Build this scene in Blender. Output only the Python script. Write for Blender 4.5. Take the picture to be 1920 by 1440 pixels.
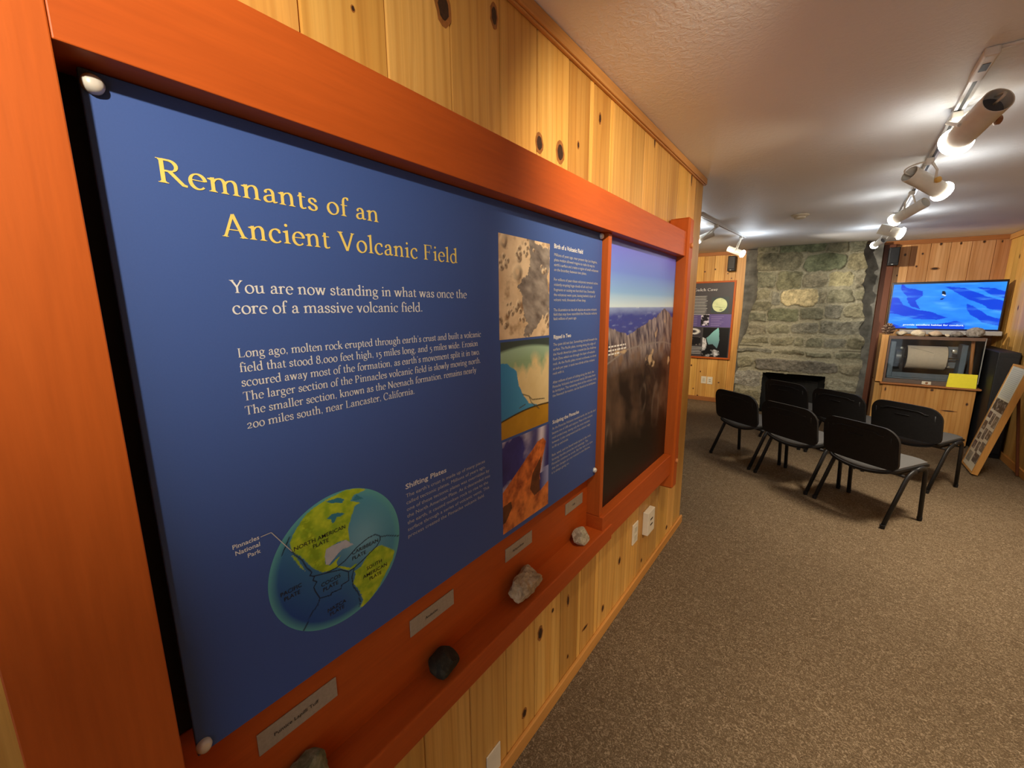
import bpy, bmesh, math, random
import numpy as np
from mathutils import Vector, Matrix

for o in list(bpy.data.objects):
    bpy.data.objects.remove(o)
S = bpy.context.scene
COL = S.collection
R = math.radians

# ------------------------------------------------------------------ camera
def make_camera():
    f, pit, roll, yaw = 770.4, R(10.41816), R(0.36686), R(-37.40196)
    cy, sy = math.cos(yaw), math.sin(yaw)
    fw = Vector((sy * math.cos(pit), cy * math.cos(pit), -math.sin(pit)))
    rt = Vector((cy, -sy, 0))
    dn = fw.cross(rt)
    r2 = rt * math.cos(roll) + dn * math.sin(roll)
    d2 = -rt * math.sin(roll) + dn * math.cos(roll)
    cd = bpy.data.cameras.new('camera')
    cd.sensor_fit = 'HORIZONTAL'
    cd.sensor_width = 36.0
    cd.lens = f / 1920 * 36.0
    cd.clip_start = 0.02
    cam = bpy.data.objects.new('camera', cd)
    m = Matrix(((r2.x, -d2.x, -fw.x, 0.765), (r2.y, -d2.y, -fw.y, 0.0), (r2.z, -d2.z, -fw.z, 1.65), (0, 0, 0, 1)))
    cam.matrix_world = m
    COL.objects.link(cam)
    S.camera = cam
make_camera()

# ------------------------------------------------------------------ world, exposure, big lights
W = bpy.data.worlds.new('world')
S.world = W
W.use_nodes = True
W.node_tree.nodes['Background'].inputs[0].default_value = (0.86, 0.93, 1.0, 1)
W.node_tree.nodes['Background'].inputs[1].default_value = 0.55
S.view_settings.view_transform = 'Standard'
S.view_settings.look = 'None'
S.view_settings.exposure = 0.75
S.view_settings.gamma = 1.0
S.view_settings.use_curve_mapping = False
try:
    S.cycles.max_bounces = 6
    S.cycles.diffuse_bounces = 4
    S.cycles.glossy_bounces = 3
    S.cycles.transparent_max_bounces = 8
    S.cycles.caustics_reflective = False
    S.cycles.caustics_refractive = False
    S.cycles.sample_clamp_indirect = 4.0
    S.cycles.use_denoising = True
except Exception:
    pass

WARM = (1.0, 0.80, 0.55)
NEUT = (1.0, 0.90, 0.74)

def spot(name, loc, aim, power, angle, blend=0.6, color=WARM, size=0.03, parent=None):
    l = bpy.data.lights.new(name, 'SPOT')
    l.energy = power
    l.spot_size = R(angle)
    l.spot_blend = blend
    l.color = color
    l.shadow_soft_size = size
    o = bpy.data.objects.new(name, l)
    COL.objects.link(o)
    d = Vector(aim) - Vector(loc)
    o.location = loc
    o.rotation_euler = d.to_track_quat('-Z', 'Y').to_euler()
    if parent:
        o.parent = parent
        o.location = Vector(loc) - parent.location
    return o

# unseen room lamps out of frame: lights only, without fixtures
spot('exhibit_lamp_light', (1.15, -0.62, 2.38), (0.0, -0.06, 2.10), 92, 65, 1.0, (1.0, 0.86, 0.66), 0.025)
spot('exhibit_lamp_light', (0.85, 1.0, 2.41), (0.0, 1.75, 1.78), 50, 92, 1.0, (1.0, 0.82, 0.58), 0.025)
spot('room_lamp_light', (1.95, 1.3, 2.42), (1.6, 1.8, 0.0), 215, 90, 0.9, (1.0, 0.85, 0.63), 0.22)
spot('room_lamp_light', (1.75, 4.0, 2.44), (1.5, 4.3, 0.0), 190, 100, 0.9, (1.0, 0.87, 0.68), 0.22)

# ------------------------------------------------------------------ helpers
def lin(c):
    return tuple(((v / 12.92) if v <= 0.04045 else ((v + 0.055) / 1.055) ** 2.4) for v in c)
def rgb(h):
    h = h.lstrip('#')
    return lin(tuple(int(h[i:i + 2], 16) / 255 for i in (0, 2, 4)))

class MB:
    def __init__(s):
        s.v, s.f, s.m, s.uv, s.c = [], [], [], {}, []
        s.col = None
    def add(s, pts, faces, mat=0, uvs=None, col=None):
        b = len(s.v)
        s.v += [tuple(p) for p in pts]
        s.c += [col if col is not None else (1, 1, 1)] * len(pts)
        for k, f in enumerate(faces):
            if uvs is not None:
                s.uv[len(s.f)] = [uvs[i] for i in f]
            s.f.append([b + i for i in f])
            s.m.append(mat)
        return b
    def box(s, x0, x1, y0, y1, z0, z1, mat=0, col=None):
        p = [(x0, y0, z0), (x1, y0, z0), (x1, y1, z0), (x0, y1, z0), (x0, y0, z1), (x1, y0, z1), (x1, y1, z1), (x0, y1, z1)]
        s.add(p, [(0, 3, 2, 1), (4, 5, 6, 7), (0, 1, 5, 4), (1, 2, 6, 5), (2, 3, 7, 6), (3, 0, 4, 7)], mat, None, col)
    def obox(s, c, ax, ay, az, mat=0):
        c, ax, ay, az = Vector(c), Vector(ax), Vector(ay), Vector(az)
        p = [c + sx * ax + sy * ay + sz * az for sz in (-1, 1) for sx, sy in ((-1, -1), (1, -1), (1, 1), (-1, 1))]
        s.add(p, [(0, 3, 2, 1), (4, 5, 6, 7), (0, 1, 5, 4), (1, 2, 6, 5), (2, 3, 7, 6), (3, 0, 4, 7)], mat)
    def tube(s, pts, r, n=10, mat=0, cap=True, ex=None):
        pts = [Vector(p) for p in pts]
        rs = r if isinstance(r, (list, tuple)) else [r] * len(pts)
        ref = Vector((0.123, 0.21, 0.97)) if ex is None else Vector(ex)
        b = len(s.v)
        for i, p in enumerate(pts):
            t = (pts[min(i + 1, len(pts) - 1)] - pts[max(i - 1, 0)]).normalized()
            a = t.cross(ref)
            if a.length < 1e-4:
                a = t.cross(Vector((1, 0, 0)))
            a.normalize()
            c = t.cross(a)
            for k in range(n):
                q = 2 * math.pi * k / n
                s.v.append(tuple(p + rs[i] * (math.cos(q) * a + math.sin(q) * c)))
                s.c.append((1, 1, 1))
        for i in range(len(pts) - 1):
            for k in range(n):
                s.f.append([b + i * n + k, b + i * n + (k + 1) % n, b + (i + 1) * n + (k + 1) % n, b + (i + 1) * n + k])
                s.m.append(mat)
        if cap:
            s.f.append([b + k for k in range(n)][::-1]); s.m.append(mat)
            e = b + (len(pts) - 1) * n
            s.f.append([e + k for k in range(n)]); s.m.append(mat)
    def lathe(s, c, axis, prof, n=24, mat=0):
        """prof: list of (along, radius)"""
        axis = Vector(axis).normalized()
        a = axis.cross(Vector((0.3, 0.2, 0.9))).normalized()
        d = axis.cross(a)
        c = Vector(c)
        b = len(s.v)
        for (h, r) in prof:
            for k in range(n):
                q = 2 * math.pi * k / n
                s.v.append(tuple(c + axis * h + r * (math.cos(q) * a + math.sin(q) * d)))
                s.c.append((1, 1, 1))
        for i in range(len(prof) - 1):
            for k in range(n):
                s.f.append([b + i * n + k, b + i * n + (k + 1) % n, b + (i + 1) * n + (k + 1) % n, b + (i + 1) * n + k])
                s.m.append(mat)
    def disc(s, c, axis, r, n=24, mat=0):
        axis = Vector(axis).normalized()
        a = axis.cross(Vector((0.3, 0.2, 0.9))).normalized()
        d = axis.cross(a)
        b = s.add([Vector(c) + r * (math.cos(2 * math.pi * k / n) * a + math.sin(2 * math.pi * k / n) * d) for k in range(n)], [list(range(n))], mat)
    def build(s, name, mats, parent=None, smooth=False, bevel=0, seg=2, auto=None):
        me = bpy.data.meshes.new(name)
        off = Vector((0, 0, 0))
        if parent is not None:
            q = parent
            while q is not None:
                off = off + q.location
                q = q.parent
        vs = [(v[0] - off.x, v[1] - off.y, v[2] - off.z) for v in s.v]
        me.from_pydata(vs, [], s.f)
        if not isinstance(mats, (list, tuple)):
            mats = [mats]
        for m in mats:
            me.materials.append(m)
        me.polygons.foreach_set('material_index', s.m)
        if s.uv:
            ul = me.uv_layers.new(name='UVMap')
            for k, p in enumerate(me.polygons):
                if k in s.uv:
                    for li, uv in zip(p.loop_indices, s.uv[k]):
                        ul.data[li].uv = uv
        if s.col is not None or any(c != (1, 1, 1) for c in s.c[:4000]):
            ca = me.attributes.new('Col', 'FLOAT_COLOR', 'POINT')
            arr = np.ones((len(s.v), 4), dtype=np.float32)
            arr[:, :3] = np.array(s.col if s.col is not None else s.c, dtype=np.float32)
            ca.data.foreach_set('color', arr.ravel())
        if smooth:
            me.polygons.foreach_set('use_smooth', [True] * len(me.polygons))
        me.update()
        o = bpy.data.objects.new(name, me)
        COL.objects.link(o)
        if parent is not None:
            o.parent = parent
        if auto:
            try:
                me.set_sharp_from_angle(angle=R(auto))
            except Exception:
                pass
        if bevel:
            b = o.modifiers.new('bevel', 'BEVEL')
            b.width = bevel
            b.segments = seg
            b.limit_method = 'ANGLE'
            b.angle_limit = R(40)
        return o

def root(name, loc, label, cat, group=None, rz=0):
    o = bpy.data.objects.new(name, None)
    o.empty_display_size = 0.05
    COL.objects.link(o)
    o.location = loc
    o.rotation_euler = (0, 0, rz)
    return tag(o, label, cat, group)
def tag(o, label, cat, group=None):
    o['label'] = label
    o['category'] = cat
    if group:
        o['group'] = group
    return o
def struct(o):
    o['kind'] = 'structure'
    return o

# ------------------------------------------------------------------ materials
MATS = {}
class NT:
    def __init__(s, name):
        s.mat = bpy.data.materials.new(name)
        s.mat.use_nodes = True
        s.t = s.mat.node_tree
        s.b = s.t.nodes['Principled BSDF']
    def n(s, typ, **kw):
        x = s.t.nodes.new(typ)
        for k, v in kw.items():
            setattr(x, k, v)
        return x
    def l(s, a, b):
        s.t.links.new(a, b)
    def noise(s, vec, scale, detail=3, rough=0.55, dist=0.0):
        x = s.n('ShaderNodeTexNoise')
        x.inputs['Scale'].default_value = scale
        x.inputs['Detail'].default_value = detail
        x.inputs['Roughness'].default_value = rough
        x.inputs['Distortion'].default_value = dist
        if vec is not None:
            s.l(vec, x.inputs['Vector'])
        return x.outputs['Fac']
    def mapping(s, vec, sc):
        x = s.n('ShaderNodeMapping')
        x.inputs['Scale'].default_value = sc
        s.l(vec, x.inputs['Vector'])
        return x.outputs['Vector']
    def ramp(s, fac, stops):
        x = s.n('ShaderNodeValToRGB')
        while len(x.color_ramp.elements) < len(stops):
            x.color_ramp.elements.new(0.5)
        for e, (p, c) in zip(x.color_ramp.elements, stops):
            e.position = p
            e.color = tuple(c) + (1,) if len(c) == 3 else c
        s.l(fac, x.inputs['Fac'])
        return x.outputs['Color']
    def mix(s, a, b, fac=1.0, mode='MULTIPLY'):
        x = s.n('ShaderNodeMix', data_type='RGBA', blend_type=mode)
        ins = x.inputs
        for sock, v in ((ins[0], fac), (ins[6], a), (ins[7], b)):
            if hasattr(v, 'is_linked') or isinstance(v, bpy.types.NodeSocket):
                s.l(v, sock)
            else:
                sock.default_value = v if not isinstance(v, tuple) else (tuple(v) + (1,))[:4]
        return x.outputs[2]
    def bump(s, h, strength, dist=0.01):
        x = s.n('ShaderNodeBump')
        x.inputs['Strength'].default_value = strength
        x.inputs['Distance'].default_value = dist
        s.l(h, x.inputs['Height'])
        s.l(x.outputs['Normal'], s.b.inputs['Normal'])
    def set(s, **kw):
        for k, v in kw.items():
            s.b.inputs[k.replace('_', ' ')].default_value = v if not isinstance(v, tuple) else (tuple(v) + (1,))[:4]
        return s

def simple(name, col, rough=0.5, var=0.12, scale=30, bump=0.0, bscale=200, metal=0.0, spec=0.5, coat=0.0):
    t = NT(name)
    tc = t.n('ShaderNodeTexCoord').outputs['Object']
    f = t.noise(tc, scale, 4)
    a = tuple(max(0, c * (1 - var)) for c in col)
    b = tuple(c * (1 + var) for c in col)
    t.l(t.ramp(f, [(0.3, a), (0.7, b)]), t.b.inputs['Base Color'])
    t.set(Roughness=rough, Metallic=metal, Specular_IOR_Level=spec, Coat_Weight=coat)
    if bump:
        t.bump(t.noise(tc, bscale, 3), bump, 0.004)
    return t.mat

def attr_mat(name, rough=0.45, spec=0.4, emit=0.0, noise=0.0, nscale=60, bump=0, bscale=80, bdist=0.01):
    t = NT(name)
    a = t.n('ShaderNodeAttribute', attribute_name='Col').outputs['Color']
    tc = t.n('ShaderNodeTexCoord').outputs['Object']
    c = a
    if noise:
        f = t.ramp(t.noise(tc, nscale, 6, 0.65), [(0.25, (1 - noise,) * 3), (0.75, (1 + noise,) * 3)])
        c = t.mix(a, f, 1.0, 'MULTIPLY')
    if emit:
        t.set(Base_Color=(0.004, 0.004, 0.004), Roughness=0.3, Specular_IOR_Level=0.15)
        t.l(c, t.b.inputs['Emission Color'])
        t.b.inputs['Emission Strength'].default_value = emit
    else:
        t.l(c, t.b.inputs['Base Color'])
        t.set(Roughness=rough, Specular_IOR_Level=spec)
    if bump:
        t.bump(t.noise(tc, bscale, 8, 0.7), bump, bdist)
    return t.mat

def pine(name, light, mid, dark, rough=0.42):
    t = NT(name)
    uv = t.n('ShaderNodeUVMap').outputs['UV']
    f1 = t.noise(t.mapping(uv, (16, 0.7, 1)), 1.0, 3, 0.5, 0.6)
    f2 = t.noise(t.mapping(uv, (150, 2.2, 1)), 1.0, 4, 0.6, 0.4)
    f3 = t.noise(t.mapping(uv, (5, 1.5, 1)), 1.0, 2)
    wv = t.n('ShaderNodeTexWave', wave_type='BANDS', bands_direction='X')
    wv.inputs['Scale'].default_value = 9.0
    wv.inputs['Distortion'].default_value = 5.0
    wv.inputs['Detail'].default_value = 1.5
    wv.inputs['Detail Scale'].default_value = 1.2
    t.l(t.mapping(uv, (1.0, 0.16, 1)), wv.inputs['Vector'])
    c = t.ramp(f1, [(0.28, light), (0.58, mid), (0.85, dark)])
    c = t.mix(c, t.ramp(wv.outputs['Fac'], [(0.0, (1.04,) * 3), (0.72, (1,) * 3), (1.0, (0.86, 0.79, 0.70))]), 0.7)
    c = t.mix(c, t.ramp(f2, [(0.35, (0.92, 0.90, 0.88)), (0.6, (1.03,) * 3)]), 0.8)
    c = t.mix(c, t.ramp(f3, [(0.3, (0.9,) * 3), (0.7, (1.08,) * 3)]), 1.0)
    a = t.n('ShaderNodeAttribute', attribute_name='Col').outputs['Color']
    c = t.mix(c, a, 1.0)
    t.l(c, t.b.inputs['Base Color'])
    t.set(Roughness=rough, Specular_IOR_Level=0.4)
    t.bump(f2, 0.08, 0.002)
    return t.mat

def stained(name, axis, a, b, rough=0.45):
    t = NT(name)
    tc = t.n('ShaderNodeTexCoord').outputs['Object']
    sc = {'y': (14, 0.9, 14), 'z': (14, 14, 0.9), 'x': (0.9, 14, 14)}[axis]
    f1 = t.noise(t.mapping(tc, sc), 1.0, 4, 0.6, 0.5)
    f2 = t.noise(t.mapping(tc, tuple(9 * q for q in sc)), 1.0, 3, 0.6)
    c = t.ramp(f1, [(0.3, a), (0.7, b)])
    c = t.mix(c, t.ramp(f2, [(0.3, (0.9,) * 3), (0.7, (1.06,) * 3)]), 0.8)
    t.l(c, t.b.inputs['Base Color'])
    t.set(Roughness=rough, Specular_IOR_Level=0.22)
    t.bump(f2, 0.05, 0.002)
    return t.mat

M = {}
M['pine'] = pine('varnished_pine', (0.72, 0.435, 0.125), (0.63, 0.345, 0.082), (0.49, 0.215, 0.042))
M['pine_cab'] = pine('cabinet_pine', (0.58, 0.33, 0.11), (0.50, 0.25, 0.07), (0.36, 0.15, 0.035))
M['knot'] = simple('pine_knot', (0.035, 0.014, 0.006), 0.5, 0.4, 120)
M['knot_rim'] = simple('pine_knot_rim', (0.30, 0.115, 0.025), 0.45, 0.25, 90)
M['red_y'] = stained('red_stained_wood_along', 'y', (0.43, 0.080, 0.011), (0.50, 0.098, 0.014))
M['red_z'] = stained('red_stained_wood_upright', 'z', (0.43, 0.086, 0.012), (0.50, 0.107, 0.016))
M['trim'] = stained('brown_trim_wood', 'y', (0.46, 0.21, 0.06), (0.58, 0.29, 0.085), 0.5)
M['trim_x'] = stained('brown_trim_wood_cross', 'x', (0.30, 0.11, 0.035), (0.40, 0.16, 0.05), 0.5)
M['base'] = stained('pine_baseboard', 'y', (0.50, 0.22, 0.05), (0.60, 0.29, 0.075), 0.5)
M['brown'] = stained('shaded_brown_board', 'z', (0.11, 0.036, 0.017), (0.15, 0.05, 0.024), 0.5)  # brown darkened: the chimney's shadow on the trim board is in the colour
M['peg'] = simple('peg_wood', (0.55, 0.22, 0.07), 0.5)
M['panel'] = simple('navy_panel_print', (0.050, 0.102, 0.33), 0.5, 0.03, 400, spec=0.3)
M['panel_edge'] = simple('panel_edge', (0.02, 0.03, 0.06), 0.5)
M['backing'] = simple('black_backing', (0.012, 0.011, 0.012), 0.7)
M['yellow'] = simple('yellow_lettering', (0.86, 0.66, 0.16), 0.45, 0.03)
M['white'] = simple('white_lettering', (0.78, 0.78, 0.76), 0.45, 0.03)
M['greyl'] = simple('pale_lettering', (0.52, 0.52, 0.50), 0.45, 0.03)
M['ink'] = simple('dark_ink', (0.01, 0.012, 0.016), 0.5, 0.05)
M['print'] = attr_mat('printed_picture', 0.4, 0.35)
M['bolt'] = simple('pale_bolt_cap', (0.72, 0.70, 0.64), 0.25, 0.05, 80, metal=0.2)
M['plaque'] = simple('brushed_metal_plaque', (0.42, 0.38, 0.31), 0.5, 0.08, 160, metal=0.35)
M['black'] = simple('black_plastic', (0.012, 0.012, 0.013), 0.55, 0.2, 60, bump=0.1, bscale=700, spec=0.3)
M['blackm'] = simple('black_metal', (0.014, 0.014, 0.015), 0.45, 0.2, 40, spec=0.3)
M['fabric'] = simple('grey_seat_fabric', (0.085, 0.083, 0.082), 0.9, 0.18, 500, bump=0.3, bscale=900)
M['lampw'] = simple('cream_lamp_paint', (0.66, 0.62, 0.54), 0.4, 0.06, 20)
M['lampin'] = simple('dark_lamp_inside', (0.10, 0.09, 0.09), 0.7, 0.2, 30)
M['trackm'] = simple('white_track_metal', (0.60, 0.60, 0.58), 0.3, 0.05, 20)
M['slot'] = simple('track_slot', (0.02, 0.02, 0.022), 0.5)
M['knobw'] = simple('amber_knob', (0.62, 0.36, 0.08), 0.4)
M['knobb'] = simple('brown_knob', (0.25, 0.10, 0.04), 0.5)
M['ivory'] = simple('ivory_plastic', (0.76, 0.70, 0.56), 0.35, 0.04)
M['ivory2'] = simple('ivory_insert', (0.62, 0.57, 0.44), 0.35, 0.04)
M['paper'] = simple('drum_paper', (0.76, 0.62, 0.47), 0.75, 0.05, 40)
M['steel'] = simple('blue_grey_metal', (0.13, 0.17, 0.215), 0.45, 0.15, 20)
M['steel2'] = simple('dull_metal', (0.10, 0.10, 0.10), 0.4, 0.2, 30, metal=0.5)
M['chrome'] = simple('bright_metal', (0.75, 0.74, 0.66), 0.2, 0.05, 30, metal=0.6)
M['sign'] = simple('yellow_card', (0.84, 0.72, 0.015), 0.6, 0.03, 40)
M['greyshelf'] = simple('grey_bar', (0.30, 0.28, 0.26), 0.5, 0.06, 20)
M['tvframe'] = simple('tv_black_frame', (0.006, 0.006, 0.016), 0.3, 0.1)
M['screen'] = attr_mat('lit_screen', emit=0.72)
M['caption'] = NT('lit_caption').mat
_t = M['caption'].node_tree.nodes['Principled BSDF']
_t.inputs['Base Color'].default_value = (0.02, 0.02, 0.02, 1)
_t.inputs['Emission Color'].default_value = (0.75, 0.9, 1, 1)
_t.inputs['Emission Strength'].default_value = 0.9
M['stone'] = attr_mat('rough_stone', 0.9, 0.2, 0, 0.34, 45, 1.0, 50, 0.03)
M['soot'] = simple('sooty_firebox', (0.010, 0.009, 0.008), 0.9, 0.4, 25, 0.3, 40)
M['backstone'] = simple('shaded_stone', (0.115, 0.11, 0.095), 0.95, 0.45, 9, 0.9, 30)  # stone darkened: shade on the set-back strips beside the breast is in the colour
M['detector'] = simple('cream_detector', (0.72, 0.66, 0.50), 0.5, 0.04)

def bulb_mat():
    t = NT('lit_bulb')
    t.set(Base_Color=(0.9, 0.9, 0.85), Roughness=0.3)
    t.b.inputs['Emission Color'].default_value = (1.0, 0.93, 0.80, 1)
    t.b.inputs['Emission Strength'].default_value = 16.0
    return t.mat
M['bulb'] = bulb_mat()

def carpet_mat():
    t = NT('brown_carpet')
    tc = t.n('ShaderNodeTexCoord').outputs['Object']
    f1 = t.noise(tc, 62, 3, 0.6, 2.6)
    f2 = t.noise(tc, 300, 2, 0.6, 0.8)
    f3 = t.noise(tc, 1.6, 2)
    c = t.ramp(f1, [(0.36, (0.105, 0.071, 0.040)), (0.52, (0.165, 0.116, 0.068)), (0.64, (0.33, 0.25, 0.165))])
    c = t.mix(c, t.ramp(f2, [(0.3, (0.78,) * 3), (0.7, (1.18,) * 3)]), 1.0)
    c = t.mix(c, t.ramp(f3, [(0.3, (0.93,) * 3), (0.7, (1.06,) * 3)]), 1.0)
    t.l(c, t.b.inputs['Base Color'])
    t.set(Roughness=0.95, Specular_IOR_Level=0.15)
    h = t.mix(f1, f2, 0.45, 'MIX')
    t.bump(h, 0.8, 0.012)
    return t.mat
M['carpet'] = carpet_mat()

def ceiling_mat():
    t = NT('textured_ceiling_paint')
    tc = t.n('ShaderNodeTexCoord').outputs['Object']
    f1 = t.noise(tc, 42, 4, 0.55, 0.8)
    f2 = t.noise(tc, 110, 3, 0.6)
    h = t.mix(t.ramp(f1, [(0.42, (0,) * 3), (0.62, (1,) * 3)]), f2, 0.35, 'MIX')
    t.l(t.ramp(t.noise(tc, 1.1, 2), [(0.3, (0.74, 0.74, 0.735)), (0.7, (0.79, 0.795, 0.80))]), t.b.inputs['Base Color'])
    t.set(Roughness=0.6, Specular_IOR_Level=0.3)
    t.bump(h, 0.22, 0.005)
    return t.mat
M['ceiling'] = ceiling_mat()

def glass_mat():
    t = NT('clear_case_glass')
    out = t.t.nodes['Material Output']
    tr = t.n('ShaderNodeBsdfTransparent')
    tr.inputs[0].default_value = (0.93, 0.95, 0.95, 1)
    gl = t.n('ShaderNodeBsdfGlossy')
    gl.inputs['Roughness'].default_value = 0.03
    fr = t.n('ShaderNodeFresnel')
    mx = t.n('ShaderNodeMixShader')
    t.l(fr.outputs[0], mx.inputs[0]); t.l(tr.outputs[0], mx.inputs[1]); t.l(gl.outputs[0], mx.inputs[2])
    t.l(mx.outputs[0], out.inputs['Surface'])
    return t.mat
M['glass'] = glass_mat()

# ------------------------------------------------------------------ numpy noise and painting
def vnoise(u, v, seed=0):
    rs = np.random.RandomState(seed)
    g = rs.rand(64, 64)
    iu, iv = np.floor(u).astype(int), np.floor(v).astype(int)
    fu, fv = u - iu, v - iv
    fu, fv = fu * fu * (3 - 2 * fu), fv * fv * (3 - 2 * fv)
    a = g[iu % 64, iv % 64]; b = g[(iu + 1) % 64, iv % 64]
    c = g[iu % 64, (iv + 1) % 64]; d = g[(iu + 1) % 64, (iv + 1) % 64]
    return (a * (1 - fu) + b * fu) * (1 - fv) + (c * (1 - fu) + d * fu) * fv
def fbm(u, v, seed=0, o=4, g=0.5):
    t = np.zeros_like(u); amp = 1.0; s = 0
    for k in range(o):
        t += amp * vnoise(u * 2 ** k + 17 * k, v * 2 ** k + 31 * k, seed + k)
        s += amp; amp *= g
    return t / s
def inpoly(U, V, poly):
    r = np.zeros(U.shape, bool)
    n = len(poly)
    for i in range(n):
        x0, y0 = poly[i]; x1, y1 = poly[(i + 1) % n]
        if y0 == y1:
            continue
        c = ((y0 > V) != (y1 > V)) & (U < (x1 - x0) * (V - y0) / (y1 - y0) + x0)
        r ^= c
    return r
def segdist(U, V, line):
    d = np.full(U.shape, 1e9)
    for (x0, y0), (x1, y1) in zip(line[:-1], line[1:]):
        dx, dy = x1 - x0, y1 - y0
        L = dx * dx + dy * dy + 1e-12
        t = np.clip(((U - x0) * dx + (V - y0) * dy) / L, 0, 1)
        d = np.minimum(d, np.hypot(U - x0 - t * dx, V - y0 - t * dy))
    return d
def lerp(a, b, t):
    t = np.clip(t, 0, 1)[..., None]
    return a * (1 - t) + b * t
def C(h):
    return np.array(rgb(h))
def full(U, h):
    return np.ones(U.shape + (3,)) * C(h)

def print_grid(name, f, u0, u1, v0, v1, nu, nv, mapf, mat, parent, edge=None):
    """flat printed picture: a grid of coloured points, mapf(u, v) -> point"""
    us, vs = np.linspace(u0, u1, nu), np.linspace(v0, v1, nv)
    U, V = np.meshgrid(us, vs, indexing='ij')
    col = f(U, V)
    mb = MB()
    mb.v = [tuple(mapf(a, b)) for a in us for b in vs]
    mb.c = [(0, 0, 0)] * len(mb.v)
    mb.col = col.reshape(-1, 3)
    for i in range(nu - 1):
        for j in range(nv - 1):
            k = i * nv + j
            mb.f.append([k, k + nv, k + nv + 1, k + 1]); mb.m.append(0)
    return mb.build(name, mat, parent)

# ------------------------------------------------------------------ lettering
def bez(p0, p1, p2, p3, n=10):
    r = []
    for i in range(n + 1):
        t = i / n; s = 1 - t
        r.append((s ** 3 * p0[0] + 3 * s * s * t * p1[0] + 3 * s * t * t * p2[0] + t ** 3 * p3[0],
                  s ** 3 * p0[1] + 3 * s * s * t * p1[1] + 3 * s * t * t * p2[1] + t ** 3 * p3[1]))
    return r
def arc(cx, cy, rx, ry, a0, a1, n=22):
    return [(cx + rx * math.cos(R(a0 + (a1 - a0) * i / n)), cy + ry * math.sin(R(a0 + (a1 - a0) * i / n))) for i in range(n + 1)]

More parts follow.
